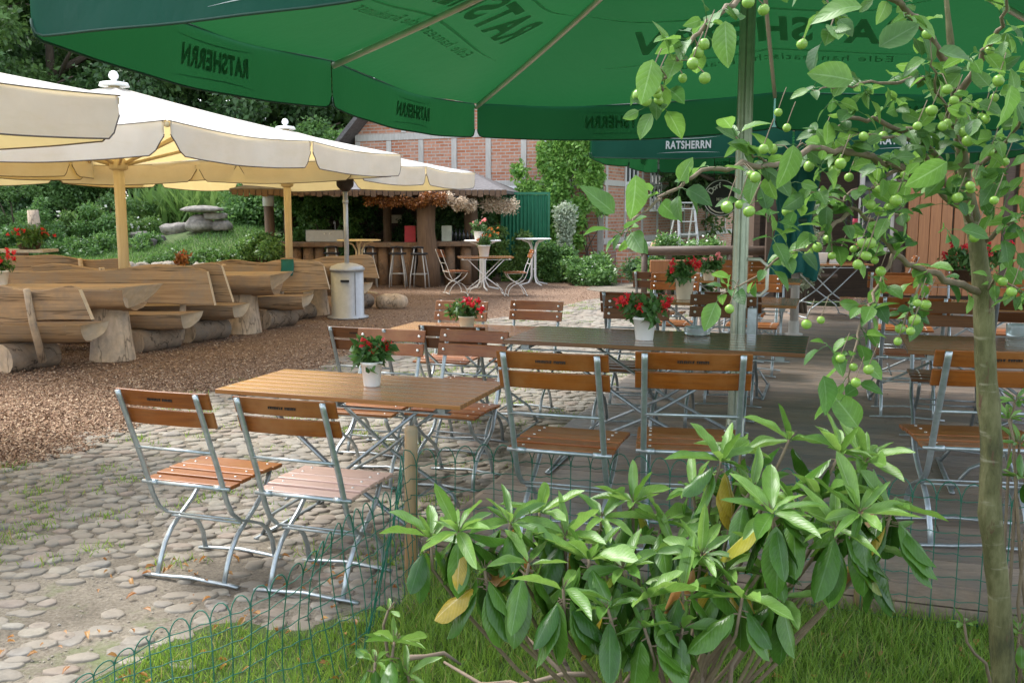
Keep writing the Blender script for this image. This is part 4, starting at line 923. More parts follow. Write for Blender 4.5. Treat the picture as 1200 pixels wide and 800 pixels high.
# bistro pair by the bar: pale metal chairs
bc1 = chair(-1.28,18.75,0,-PI/2+.35,'pale bistro chair at the left of the small table by the bar'); bc2 = chair(.25,18.5,0,PI/2+.15,'pale bistro chair at the right of the small table by the bar')
for c in (bc1, bc2):
    for k in c.children:
        if k.type == 'MESH' and k.material_slots[0].material is M['steel']: k.material_slots[0].link = 'OBJECT'; k.material_slots[0].material = M['white']

# ================================================================== SLATTED TABLES
def make_table(label, loc, rz, L=1.24, W=.64, H=.74, top='top', group='folding garden tables'):
    t = thing('folding_table', label, 'table', loc, rz, group)
    m = MB(); n = 7; w = W/n
    for k in range(n): y = -W/2+k*w; m.box(-L/2, L/2, y+.0022, y+w-.0022, H-.022, H)
    m.build('table_top', M[top], t, .003)
    m = MB()
    for x in (-L/2+.1, L/2-.1, 0): m.box(x-.018,x+.018,-W/2+.02,W/2-.02,H-.045,H-.0225)
    for y in (-W/2+.03, W/2-.03): m.box(-L/2+.06,L/2-.06,y-.012,y+.012,H-.052,H-.0455)
    m.build('top_frame', M['steel_dark'], t)
    for s in (-1,1):
        for y in (-W/2+.05, W/2-.05):
            yy = y + s*.012; m = MB(); m.tube([(s*-.42,yy,H-.05),(0,yy,H*.47),(s*.36,yy,.13),(s*.43,yy,.012)], .013, 8, 0, (0,1,0), .008); m.build('leg', M['steel_dark'], t)
        m = MB(); m.tube([(s*.43,-W/2-.02,.01),(s*.43,W/2+.02,.01)], .012, 8, 0, (1,0,0), .007); m.tube([(s*.3,-W/2+.05,.2),(s*.3,W/2-.05,.2)], .006, 6); m.build('foot_bar', M['steel_dark'], t)
    return t
nl, nr = Z(250,456,.74), Z(540,475,.74); c1 = (nl+nr)/2 + V*.32
T1 = make_table('orange brown slatted table on the cobbles with one white flower pot', (c1.x, c1.y, 0), TH, (nr-nl).length)
def table(x, y, z, rz, lab, sx=1, sy=1, mt=None): return dup(T1, (x,y,z), rz, lab, None, (sx,sy,1), mt)
table(-.28,7.02,0,TH,'slatted table behind the front one on the cobbles, pot with pinkish red flowers on it', .95, .95)
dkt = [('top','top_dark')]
nr2 = Z(936,414,.892); nl2 = nr2 - U*1.55; c2 = (nl2+nr2)/2 + V*.36
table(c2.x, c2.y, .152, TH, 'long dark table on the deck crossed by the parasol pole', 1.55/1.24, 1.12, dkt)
table(1.62,7.75,.152,TH,'table in the second deck row under the cream pot of red flowers',1.05,1.05)
table(2.35,10.1,.152,TH,'table in the third deck row under the pink flowers',1.05,1.05)
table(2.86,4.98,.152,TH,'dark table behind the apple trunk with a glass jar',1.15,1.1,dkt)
table(3.35,7.45,.152,TH,'reddish table in the second right row behind the apple trunk',1.15,1.05)
table(4.55,9.9,.152,TH,'reddish table in the third right row below the timber panel',1.15,1.0)
table(4.35,13.3,.152,0.1,'far table with bright X shaped legs near the dark doorway',.85,1.0,[('steel_dark','steel')])
table(-.52,18.55,0,.1,'small brown folding table between two pale bistro chairs by the bar',.82,1.0,[('steel_dark','white')])

# ================================================================== HIGH TABLES, STOOLS
def make_high(label, loc, mat, r=.38, H=1.02, group=None):
    t = thing('high_table', label, 'high table', loc, .3, group)
    m = MB(); m.lathe([(0,H-.02),(r-.01,H-.02),(r,H-.012),(r,H),(r-.01,H+.006),(0,H+.006)], 36); m.build('table_top', mat, t)
    for k in range(4):
        a = k*PI/2; c, s = math.cos(a), math.sin(a); m = MB(); m.tube([(c*.27,s*.27,H-.03),(c*.12,s*.12,H-.08),(c*.055,s*.055,H-.2),(c*.05,s*.05,H*.5),(c*.055,s*.055,.2),(c*.12,s*.12,.07),(c*.34,s*.34,.02)], .017, 8); m.build('leg', mat, t)
    m = MB(); m.tube([(.06*math.cos(q),.06*math.sin(q),H*.35) for q in np.linspace(0,2*PI,13)], .008, 6); m.build('ring', mat, t); return t
h1 = make_high('white round standing table carrying two flower pots', (-.60,19.6,0), M['white'], group='white standing tables')
dup(h1, (.47,20.9,0), .5, 'white round standing table with nothing on it beside the green gate', None, (1.02,1.02,1.0))
make_high('cream round standing table behind the patio heater', (-2.95,18.5,0), M['creampost'], .42, 1.06)
def make_stool(label, loc, rz):
    t = thing('bar_stool', label, 'bar stool', loc, rz, 'bar stools at the log counter')
    m = MB(); m.lathe([(0,.70),(.17,.70),(.185,.715),(.18,.74),(0,.75)], 24); m.build('seat', M['black'], t)
    for k in range(4):
        a = PI/4+k*PI/2; c, s = math.cos(a), math.sin(a); m = MB(); m.tube([(c*.12,s*.12,.86 if k in (0,1) else .70),(c*.14,s*.14,.66),(c*.17,s*.17,.5),(c*.215,s*.215,.28),(c*.24,s*.24,.012)], .014, 8); m.build('leg', M['inox'], t)
    m = MB(); P = [(.2*math.cos(PI/4+k*PI/2), .2*math.sin(PI/4+k*PI/2), .3) for k in range(5)]
    for a, b in zip(P[:-1], P[1:]): m.tube([a,b], .009, 6)
    m.build('foot_ring', M['inox'], t); m = MB(); m.tube([(.12,.1,.85),(0,.15,.87),(-.12,.1,.85)], .02, 8); m.build('backrest', M['black'], t); return t
s1 = make_stool('black bar stool just left of the thick trunk post', (-2.42,20.3,0), PI)
dup(s1, (-3.05,20.35,0), PI+.2, 'black bar stool right of the cream standing table'); dup(s1, (-1.95,20.15,0), PI-.15, 'black bar stool partly behind the thick trunk post'); dup(s1, (-3.85,20.5,0), PI+.1, 'black bar stool behind the patio heater at the left counter')

# ================================================================== PATIO HEATER
t = thing('patio_heater', 'stainless steel patio heater standing on the bark mulch', 'patio heater', (-2.5,14.5,0))
m = MB(); m.lathe([(0,.0),(.31,.0),(.31,.025),(.245,.04),(.245,.72)], 40); m.build('housing', M['inox'], t)
m = MB(); m.lathe([(.262,.715),(.262,.75),(.235,.785),(.14,.82),(.045,.835),(0,.836)], 40); m.build('lid', M['inox'], t)
m = MB(); m.tube([(0,0,.83),(0,0,1.95)], .036, 16); m.tube([(0,0,1.72),(0,0,1.78)], .042, 16); m.build('pole', M['inox'], t)
m = MB(); m.lathe([(.05,1.9),(.12,1.97),(.13,2.0),(.13,2.12),(.1,2.14)], 20); m.build('burner', M['rust'], t)
m = MB(); m.lathe([(0.02,2.26),(.2,2.24),(.40,2.185),(.41,2.18),(.40,2.178),(.2,2.225),(.02,2.245)], 40); m.tube([(.08,0,2.12),(.08,0,2.23)], .008, 6); m.tube([(-.08,0,2.12),(-.08,0,2.23)], .008, 6); m.build('reflector', M['inox'], t)
m = MB(); m.box(-.06,.07,-.253,-.243,.555,.59); h = m.build('handle_slot', M['black'], t, .003)
m = MB(); m.box(.15,.153,-.200,-.190,.06,.70); m.build('door_seam', M['black'], t)

# ================================================================== LOG TABLES AND BENCHES
def half_log(x0, x1, w, h, seed, z=0, slant=.0, wob=.06, mitre=.55, n=22):
    """flat face up, rounded belly; returns mesh builder; the right end (x1) is cut at a slant"""
    rr = random.Random(seed); ph = [rr.uniform(0,6) for _ in range(6)]; m = MB(); K = 13; vs = []; fs = []
    for i in range(n+1):
        u = i/n; x = x0+(x1-x0)*u
        for j in range(K):
            a = PI*j/(K-1); kk = 1 + wob*math.sin(u*7+ph[0]+a*2) + wob*.7*math.sin(u*15+ph[1]-a*3) + .03*math.sin(a*7+ph[2])
            ey = math.cos(a)*w/2*(1 + .07*math.sin(u*5+ph[3] + (0 if j < K/2 else 2))); ez = -abs(math.sin(a))**.75*h*kk
            xx = x + mitre*(ey-w/2)*(i == n) + (slant*ez if i == n else (-slant*ez*.5 if i == 0 else 0)); vs.append((xx, ey, z+ez + .004*math.sin(u*9+ph[4])))
    for i in range(n):
        for j in range(K-1): fs.append((i*K+j, (i+1)*K+j, (i+1)*K+j+1, i*K+j+1))
        fs.append((i*K, i*K+K-1, (i+1)*K+K-1, (i+1)*K))
    m.add(vs, fs, 0); m.sm = [True]*len(m.sm)
    for i in range(len(m.f)):
        if (i+1) % K == 0: m.sm[i] = False
    m.add([vs[j] for j in range(K)], [tuple(range(K))[::-1]], 1); m.add([vs[n*K+j] for j in range(K)], [tuple(range(K))], 1); return m
def slab_board(x0, x1, z0, z1, th, seed, lean=.12, n=26, cut=.1):
    """wavy natural edge board standing upright"""
    rr = random.Random(seed); ph = [rr.uniform(0,6) for _ in range(6)]; vs = []; fs = []
    for i in range(n+1):
        u = i/n; x = x0+(x1-x0)*u; tp = z1 + .035*math.sin(u*6+ph[0]) + .014*math.sin(u*15+ph[1]) + (.03*(u-.5)**2*8 if rr.random() > 2 else 0); bt = z0 + .02*math.sin(u*5+ph[2])
        e = max(0, (abs(u-.5)-.42)/.08); tp -= cut*e*.45*(1 if u > .5 else .5); bt += 0
        for (yy, zz) in ((-th/2, bt), (th/2, bt), (th/2, tp), (-th/2, tp)): vs.append((x + (cut*(.5-(zz-z0)/(z1-z0)) if i in (0,n) else 0), yy + lean*(zz-z0), zz))
    for i in range(n):
        for j in range(4): fs.append((i*4+j, i*4+(j+1)%4, (i+1)*4+(j+1)%4, (i+1)*4+j))
    m = MB(); m.add(vs, fs); m.add(vs[:4], [(3,2,1,0)], 1); m.add(vs[-4:], [(0,1,2,3)], 1); return m
def log_table(lab, x1, y, L, leg_x, top, seed, rz=.03, w=.82):
    t = thing('log_table', lab, 'log table', (x1, y, 0), rz, 'tables cut from half logs')
    half_log(-L, 0, w, .28, seed, top, .75, .10, .35).build('table_top', [M['log'], M['cut']], t, .012)
    for lx in (leg_x, -L+.5):
        m = MB(); rr = random.Random(seed); prof = [(.24,0),(.235,.04),(.215,.2),(.195,.4),(.18,top-.12)]; N = 20; vs = []; fs = []
        for r_, z in prof:
            for j in range(N): a = 2*PI*j/N; q = r_*(1+.05*math.sin(a*3+seed)+.02*math.sin(a*9)); vs.append((lx+q*math.cos(a), q*math.sin(a), z))
        for i in range(4):
            for j in range(N): fs.append((i*N+j, i*N+(j+1)%N, (i+1)*N+(j+1)%N, (i+1)*N+j))
        m.add(vs, fs, 0, True); m.build('leg', M['logend'], t)
    return t
def log_bench(lab, x1, y, L, seat, seed, back=None, side=-1, rz=.03, base=(-.3,), post=(), th=.085):
    """side -1: backrest on the camera side; +1: on the far side"""
    t = thing('log_bench', lab, 'log bench', (x1, y, 0), rz, 'benches cut from half logs'); rr = random.Random(seed)
    half_log(-L, 0, .38, .19, seed, seat, .25, .07, .75).build('seat', [M['log'], M['cut']], t, .01)
    for bx in base:
        m = MB(); N = 14; vs = []; fs = []; R = (seat-.19)/2+.005; len_ = .58; P = []; qa = .65 + .25*math.sin(seed)
        for i in range(9):
            yy = -len_/2 + len_*i/8
            for j in range(N): a = 2*PI*j/N; q = R*(1+.08*math.sin(a*2+seed)+.05*math.sin(i*1.1+a)); lx_ = q*1.2*math.cos(a); vs.append((bx+lx_*math.cos(qa)-yy*-math.sin(qa), yy*math.cos(qa)-lx_*math.sin(qa), max(-.02, R*.88+q*math.sin(a))))
        for i in range(8):
            for j in range(N): fs.append((i*N+j, i*N+(j+1)%N, (i+1)*N+(j+1)%N, (i+1)*N+j))
        m.add(vs, fs, 0, True); m.add(vs[:N], [tuple(range(N))], 1); m.add(vs[-N:], [tuple(range(N))[::-1]], 1); m.build('base_log', [M['logbase'], M['logend']], t)
    if back:
        bx0, bx1, z0, z1 = back; bk = slab_board(bx0, bx1, z0, z1, th, seed+5, .16*side).build('backrest', [M['log'], M['cut']], t, .012); bk.location.y = side*.26
        for px_ in post: m = MB(); m.tube([(px_, side*.20, .08),(px_, side*(.27+th*.5+.045), z0),(px_, side*(.26+.16*(z1-z0)+th*.5+.045), z1-.05)] if side > 0 else [(px_, -.16, .1),(px_, -.24-.16*0-th*.5-.045, z0),(px_, -.26-.16*(z1-z0)-th*.5-.045, z1-.02)], [.042,.038,.034], 8); m.build('post', M['logend'], t)
    return t
log_table('foremost log table on one stout tapered leg, at left', -3.93, 10.35, 3.2, -.43, .80, 3)
log_table('second log table, right end showing beyond the wavy bench back', -3.0, 12.7, 2.6, -.58, .79, 11)
log_table('third log table hidden behind the wavy bench back with a green cloth', -2.55, 15.0, 2.4, -.55, .78, 17)
log_bench('foremost log bench at the left edge with a leaning post', -4.2, 9.75, 3.0, .47, 23, (-1.5,-.04,.52,.87), -1, base=(-.80,), post=(-.56,))
log_bench('long log bench with wavy backrest behind the foremost log table', -3.68, 11.15, 2.9, .43, 29, (-2.25,.08,.50,.93), 1, base=(-.52,-2.2), post=(-.28,))
log_bench('log bench back to back behind the wavy backrest, before the second log table', -3.34, 11.95, 2.6, .45, 31, (-2.4,-.14,.52,.95), -1, base=(-.52,-2.1), post=(-1.6,))
log_bench('log bench with upswept backrest beyond the second log table', -2.80, 13.35, 2.3, .44, 37, (-1.3,.16,.50,.88), 1, base=(-.5,-1.9), post=(-.5,))
log_bench('log bench tucked behind the upswept backrest', -3.0, 14.35, 2.2, .42, 41, (-1.7,-.10,.50,.86), -1, base=(-.25,-1.7), post=(-1.2,))
log_bench('farthest log bench to the right of the patio heater', -2.35, 15.9, 2.2, .42, 43, (-1.5,.06,.48,.84), 1, base=(-.22,-1.6), post=(-.35,))
log_bench('log bench of the rear left row under the pale parasol pole', -5.6, 14.6, 2.6, .44, 47, (-2.3,-.1,.52,.93), -1, base=(-.4,-2.1), post=(-.8,))
m = MB(); rock(m, (0,0,.1), (.2,.18,.15), 77); o = m.build('boulder', M['logend']); o.location = (-2.02,16.0,0); tag(o, 'round brown boulder by the farthest log bench', 'boulder')
m = MB(); vs = []; fs = []
for i in range(7):
    for j in range(9): u = j/8; vs.append((i*.03+.01*math.sin(j), -.06+.14*min(1,u*2), (.0-.22*max(0,1-u*2)+.008*math.sin(i*2)) if u < .5 else -.12*(u-.5)*2))
for i in range(6):
    for j in range(8): fs.append((i*9+j, (i+1)*9+j, (i+1)*9+j+1, i*9+j+1))
m.add(vs, fs, 0, True); o = m.build('green_cloth', M['teal']); o.location = (-3.28,13.55,.93); o.modifiers.new('s','SOLIDIFY').thickness = .006; tag(o, 'small green cloth hung over the upswept log backrest', 'cloth')
# white plank table far left
t = thing('plank_table', 'pale plank table top at the far left carrying red flowers', 'table', (-9.3,16.2,0), .02); m = MB(); m.box(-1.8,1.5,-.3,.3,.92,.97); m.build('table_top', M['timber'], t, .01)
for x in (-1.2,1.0): m = MB(); m.tube([(x,0,0),(x,0,.92)], .12, 10); m.build('leg', M['logend'], t)

# ================================================================== FLOWER POTS, JARS
def pot(lab, loc, r, h, fl='red', mat='potwhite', lf='leaf_pot', n=420, nf=70, spread=1.6, fh=.12, seed=1, group='flower pots', leafs=.05):
    t = thing('flower_pot', lab, 'flower pot', loc, 0, group)
    m = MB(); m.lathe([(0,0),(r*.72,0),(r*.74,.004),(r*.95,h*.88),(r*1.02,h*.885),(r*1.02,h),(r*.95,h),(r*.93,h*.9),(0,h*.88)], 28); m.build('pot', M[mat], t)
    rr = random.Random(seed); bl = [(rr.uniform(-1,1)*r*spread*.7, rr.uniform(-1,1)*r*spread*.7, h+fh*rr.uniform(.1,.8), fh*.45) for _ in range(9)]
    blob_leaves('foliage', bl, n, leafs, M[lf], t, .2, seed, leaf_tmpl(2,.2,.3), .55); m = MB()
    for b in bl[:6]: m.tube([(0,0,h*.85),(b[0]*.6,b[1]*.6,h+fh*.2),(b[0],b[1],b[2])], .003, 4)
    m.build('stem', M['leaf_pot'], t)
    fb = [(rr.uniform(-1,1)*r*spread, rr.uniform(-1,1)*r*spread*.8, h+fh*rr.uniform(.55,1.25), .022) for _ in range(max(3, nf//9))]
    blob_leaves('blossom', fb, nf*3, .022, M[fl], t, .2, seed+1, asp=.9); return t
def zp(px, py, z): return Z(px, py, z)
p = zp(436,452,.741); pot('white pot with small red flowers on the front cobble table', p, .055, .125, seed=2, leafs=.055, n=320, fh=.11, nf=20, spread=1.3)
p = zp(547,384,.741); pot('cream pot with pinkish red flowers on the rear cobble table', p, .065, .09, 'red', 'potcream', seed=3, spread=2.3, nf=80, fh=.10, leafs=.045)
p = zp(755,398,.892); pot('large white pot with deep red geraniums on the long dark table', p, .066, .13, 'red', seed=5, spread=2.1, n=320, nf=80, fh=.10, leafs=.045)
pot('tapered cream pot with dense dark red flowers in the second deck row', (1.40,7.75,.893), .08, .17, 'red', 'potcream', seed=7, spread=1.7, nf=120, fh=.12)
pot('pot with pale pink flowers in the third deck row', (2.05,9.95,.893), .07, .11, 'pink', 'potcream', seed=9, spread=1.6, nf=60, fh=.14)
pot('white pot with orange flowers on the right of the standing table', (-.42,19.5,1.027), .09, .02, 'orange', 'potwhite', seed=11, nf=90, fh=.2, spread=1.5)
pot('white box pot with pale flowers on the left of the standing table', (-.66,19.45,1.027), .12, .18, 'pink', 'potwhite', seed=13, nf=60, fh=.2, spread=1.4)
pot('white pot with pale brownish leaves on the small brown folding table', (-.54,18.5,.742), .12, .22, 'orange', 'potwhite', seed=15, nf=50, fh=.16, spread=1.0)
pot('planter with orange red flowers on the far left plank table', (-8.15,16.2,.972), .2, .1, 'red', 'darkwood', seed=17, n=700, nf=200, fh=.22, spread=1.7, leafs=.08)
pot('white pot with bright red flowers at the left end of the foremost log table', (-5.65,10.5,.80), .12, .16, 'red', 'potwhite', seed=19, nf=200, fh=.18, spread=1.5, leafs=.06)
pot('pot with a dark reddish spiky plant on the second log table', (-4.45,12.9,.79), .07, .10, 'red', 'darkwood', 'rust_leaf', seed=21, nf=9, fh=.15, spread=.8, leafs=.06, n=160)
pot('large bowl of orange red flowers on the right behind the apple trunk', (4.75,9.9,.893), .2, .12, 'red', 'darkwood', seed=23, n=700, nf=260, fh=.22, spread=1.7, leafs=.07)
pot('pot with small pink flowers in the dark doorway', (4.9,13.4,.893), .08, .1, 'pink', 'darkwood', seed=25, nf=60, fh=.14, spread=1.3)
def jar(lab, loc, r, h): 
    m = MB(); m.lathe([(0,0),(r*.9,0),(r,.01),(r,h*.8),(r*1.02,h),(r*.9,h),(r*.88,.02),(0,.015)], 24); o = m.build('glass_ashtray', M['jar']); o.location = loc; tag(o, lab, 'ashtray')
mg, nt, b = newmat('frosted_glass'); b.inputs['Base Color'].default_value = (.75,.85,.84,1); b.inputs['Roughness'].default_value = .12; b.inputs['Transmission Weight'].default_value = .7; M['jar'] = mg
jar('wide glass ashtray on the long dark table right of the white pot', zp(817,392,.894), .075, .045); jar('glass ashtray jar on the dark table at the right edge', zp(1192,394,.894), .06, .07)
for k in range(3):
    m = MB(); m.box(-.1,.1,-.005,.005,0,.15); o = m.build('menu_card', M['white']); o.location = (4.05+k*.22,13.3,.894); o.rotation_euler = (.3,0,.15*k); tag(o, ['leftmost','middle','rightmost'][k]+' white card standing on the far X legged table', 'menu card', 'cards on the far table')

# ================================================================== RIGHT PAVILION, SIGN, LADDER
t = thing('timber_pavilion', 'dark timber pavilion with orange wooden panels and open doorway at right', 'pavilion', (4.9,14.6,0), -.12)
m = MB(); m.box(-1.0,8,2.6,2.7,0,3.3); m.box(7.9,8,0,2.6,0,3.3); m.box(-1.0,-.9,1.6,2.6,0,3.3); m.build('rear_wall', M['darkwood'], t)
m = MB(); m.box(-1.1,8.1,-.3,2.8,3.3,3.45); m.build('roof', M['slate'], t)
for x in (-.95, .92, 2.45, 4.6): m = MB(); m.box(x-.07,x+.07,-.07,.07,0,3.29); m.build('post', M['darkwood'], t, .006)
m = MB(); m.box(-.88,7.9,-.06,.06,2.85,3.28); m.build('lintel', M['darkwood'], t)
for x0, x1 in ((1.02,1.66),(1.68,2.36),(2.56,3.3),(3.32,4.1)):
    m = MB(); n = 4
    for i in range(n): a = x0+(x1-x0)*i/n; m.box(a+.004, a+(x1-x0)/n-.004, -.12,-.085,.35,2.55)
    pn = m.build('door_panel', M['door'], t, .004); 
    for z_ in (.55,2.2): m = MB(); m.box(x0,x1,-.135,-.121,z_,z_+.1); m.build('panel_rail', M['door'], pn, .003)
m = MB(); m.box(.34,.40,-.04,.04,1.0,2.4); m.box(.80,.86,-.04,.04,1.0,2.4); m.box(.401,.799,-.04,.04,2.34,2.4); m.box(.401,.799,-.04,.04,1.0,1.06); w = m.build('window', M['timber'], t, .004); m = MB(); m.box(.40,.80,-.01,.01,1.06,2.34); m.build('pane', M['glass'], w)
t = thing('hanging_lantern', 'black lantern with a red candle in the dark doorway', 'lantern', D(1004,248,14.0)); m = MB(); 
for sx in (-1,1):
    for sy in (-1,1): m.box(sx*.11-.012,sx*.11+.012,sy*.11-.012,sy*.11+.012,-.25,.2)
m.box(-.13,.13,-.13,.13,-.28,-.25); m.lathe([(.16,.2),(.15,.22),(.05,.3),(.02,.31)], 4); m.build('frame', M['black'], t); m = MB(); m.tube([(-.02,0,-.25),(-.02,0,-.1)], .04, 12); m.build('candle', M['red_board'], t); m = MB(); m.tube([(0,0,.31),(0,0,1.2)], .008, 6); m.build('chain', M['black'], t)
shrub('potted_herb', (4.15,13.75,.15), [(.1*math.sin(i*2), 0, .5+.14*i, .2, .16, .15) for i in range(9)], 6000, .06, 'leaf_grey', 'feathery grey green plant in the dark doorway', 501, 'plant')
# round black sign
t = thing('round_sign', 'round black sign with white lettering hanging behind the apple branches', 'sign', D(845,232,12.9)); R = .245
m = MB(); N = 48; m.add([(R*math.cos(2*PI*j/N), y, R*math.sin(2*PI*j/N)) for y in (-.012,.012) for j in range(N)], [tuple(range(N)), tuple(range(N,2*N))[::-1]] + [(j,j+N,(j+1)%N+N,(j+1)%N) for j in range(N)]); m.build('disc', M['black'], t)
m = MB(); m.tube([(R*.95*math.cos(q), -.014, R*.95*math.sin(q)) for q in np.linspace(0,2*PI,49)], .006, 5); m.build('ring', M['letterwhite'], t)
for ch, a in zip('Dorf', (2.55,2.22,1.95,1.72)):
    rad = R*.68; ex = Vector((math.sin(a),0,-math.cos(a))); ey = Vector((math.cos(a),0,math.sin(a))); place_text('lettering', scaled(text_mesh(ch,1,1,.02), .115 if ch == 'D' else .1), M['letterwhite'], t, (rad*math.cos(a),-.016,rad*math.sin(a)), ex, ey)
place_text('lettering', scaled(text_mesh('Mühle',1,.9,.01), .06), M['rib'], t, (0,-.016,-.02), (1,0,0), (0,0,1))
m = MB(); m.tube([(R*.8*math.cos(q), -.016, R*.8*math.sin(q)) for q in np.linspace(3.5,4.9,16)], .010, 5); m.build('banner', M['rib'], t); m = MB(); m.tube([(-.1,0,.22),(-.1,0,.62)], .005, 5); m.tube([(.1,0,.22),(.1,0,.62)], .005, 5); m.build('hanger', M['black'], t)
# stepladder
t = thing('stepladder', 'worn pale stepladder standing open behind the terrace', 'stepladder', (3.95,21.0,0), .3); m = MB()
for s in (-1,1): m.bar((s*.27,0,0),(s*.19,.35,1.78),.05,.025,(0,1,0))
m.build('side_rail', M['ladder'], t)
for k in range(6): z = .25+k*.28; m = MB(); m.box(-.26+k*.012,.26-k*.012, .35*z/1.78-.04,.35*z/1.78+.04,z,z+.025); m.build('step', M['ladder'], t)
m = MB(); m.box(-.2,.2,.27,.5,1.78,1.81); m.build('top_step', M['ladder'], t); m = MB(); m.bar((-.2,.4,1.75),(-.28,.95,0),.03,.02); m.bar((.2,.4,1.75),(.28,.95,0),.03,.02); m.build('rear_rail', M['ladder'], t)
# rail fence behind the terrace
t = thing('dark_rail_fence', 'dark log rail fence behind the farthest orange chairs', 'fence', (0,0,0)); m = MB(); m.tube([(2.05,15.2,.98),(3.2,15.0,1.0),(5.0,14.7,.99)], .075, 10); m.tube([(2.05,15.2,.62),(5.0,14.7,.62)], .03, 8); m.build('rail', M['darkwood'], t)
for x in (2.1,3.4,4.3): m = MB(); m.tube([(x,15.2-(x-2)*.17,0),(x,15.2-(x-2)*.17,1.0)], .05, 8); m.build('post', M['darkwood'], t)
m = MB(); m.box(2.3,4.7,15.9,16.0,.45,.80); o = m.build('plank_wall', M['door'], None, .01); tag(o, 'low brown plank wall behind the dark rail fence', 'plank wall')
t = thing('leaning_poles', 'bundle of brown poles leaning on the low brick wall', 'poles', (2.98,20.5,0)); m = MB()
for k in range(4): m.tube([(-.25+k*.05,0,0),(.1+k*.07,.5,.95+.05*k)], .025, 7)
m.build('pole', M['post'], t)
t = thing('plank_bench', 'grey plank bench with white blossoms in front of it near the stepladder', 'bench', (3.6,18.4,0), .05); m = MB(); m.box(-.75,.75,-.15,.15,.86,.9); m.build('seat', M['timber'], t); 
for x in (-.6,.6): m = MB(); m.box(x-.04,x+.04,-.12,.12,0,.858); m.build('leg', M['darkwood'], t)
m = MB(); m.lathe([(0,0),(.12,0),(.15,.28),(.0,.28)], 20); mb, nt, b = newmat('blue_plastic'); b.inputs['Base Color'].default_value = (.03,.10,.55,1); o = m.build('blue_bucket', mb); o.location = D(768,303,19.5); o.location.z = .45; tag(o, 'small blue bucket among the bushes by the brick wall', 'bucket')
m = MB(); m.box(-.15,.15,-.15,.15,0,.45); o = m.build('low_plinth', M['darkwood'], None, .01); o.location = (D(768,303,19.5).x,19.5,0); tag(o, 'dark block under the small blue bucket', 'block')
shrub('leafy_shrub', (3.5,18.9,.0), [(.5*math.sin(i*2.1), 0, .35+.08*i, .26, .2, .2) for i in range(9)], 6000, .07, 'leaf_hedge', 'bush with white blooms at the plank bench', 503, 'shrub', extra=('whitefl',70,.06))

# ================================================================== WIRE FENCE AND STAKES
for lab, x, y, h in (('bare wooden stake holding the green wire fence at the end of the deck', -.44, 4.00, .69), ('wooden stake half hidden behind the rhododendron leaves', 1.40, 3.66, .52)):
    m = MB(); m.tube([(0,0,-.05),(0,0,h-.012),(0,0,h)], [.030,.0285,.024], 14); o = m.build('wooden_stake', M['post']); o.location = (x,y,0); o.rotation_euler = (.0,.012,0); tag(o, lab, 'stake', 'fence stakes')
def fence():
    t = thing('wire_fence', 'low green wire fence with arched top, slumping at its left end', 'fence', (-.44,3.97,0)); O = t.location
    P = [(2.9,3.07,.60,.02),(1.40,3.63,.58,.0),(.5,3.93,.585,.0),(-.10,4.06,.60,0),(-.44,3.97,.60,0),(-.50,3.62,.57,.05),(-.56,3.25,.55,.03),(-.66,3.02,.50,0),(-.85,2.88,.40,-.04),(-1.12,2.76,.28,-.08),(-1.42,2.68,.12,-.10)]
    pts = [Vector((a, b, 0)) for a, b, c_, d_ in P]; S = [0]
    for a, b in zip(pts[:-1], pts[1:]): S.append(S[-1] + (b-a).length)
    r = random.Random(4)
    def at(s, u):
        s = max(0, min(S[-1]-1e-4, s)); i = max(k for k in range(len(S)-1) if S[k] <= s); q = (s-S[i])/(S[i+1]-S[i]); p = pts[i].lerp(pts[i+1], q); h = P[i][2]+(P[i+1][2]-P[i][2])*q; ln = P[i][3]+(P[i+1][3]-P[i][3])*q
        d = (pts[i+1]-pts[i]).normalized(); n = Vector((-d.y, d.x, 0)); w = .012*math.sin(s*5+u*3) + (.03*math.sin(s*9+u*4) if s > S[4] else 0)
        return Vector((p.x, p.y, h*u)) + n*(w + ln*u) - O
    def steps():
        s = 0; out = []
        while s < S[-1]: out.append(s); s += .085 if s < S[4] else .06
        return out
    ss = steps(); m = MB()
    for k, s in enumerate(ss):
        m.tube([at(s, u) for u in (0,.25,.5,.72,.86)], .0021, 5, cap=False)
        if k+2 < len(ss) and k % 1 == 0:
            b = ss[k+1]; m.tube([at(s+(b-s)*(.5-.5*math.cos(q*PI)), .86+.14*math.sin(q*PI)) for q in np.linspace(0,1,9)], .0023, 5, cap=False)
    m.build('upright_wire', M['wire'], t); m = MB()
    for u in (.04,.2,.36,.52,.66,.78,.88):
        q = []; s = 0
        while s < S[-1]-.01: q.append(at(s, u+.008*math.sin(s*74))); s += .03
        m.tube(q, .0019, 5, cap=False)
    m.build('cross_wire', M['wire'], t)
fence()

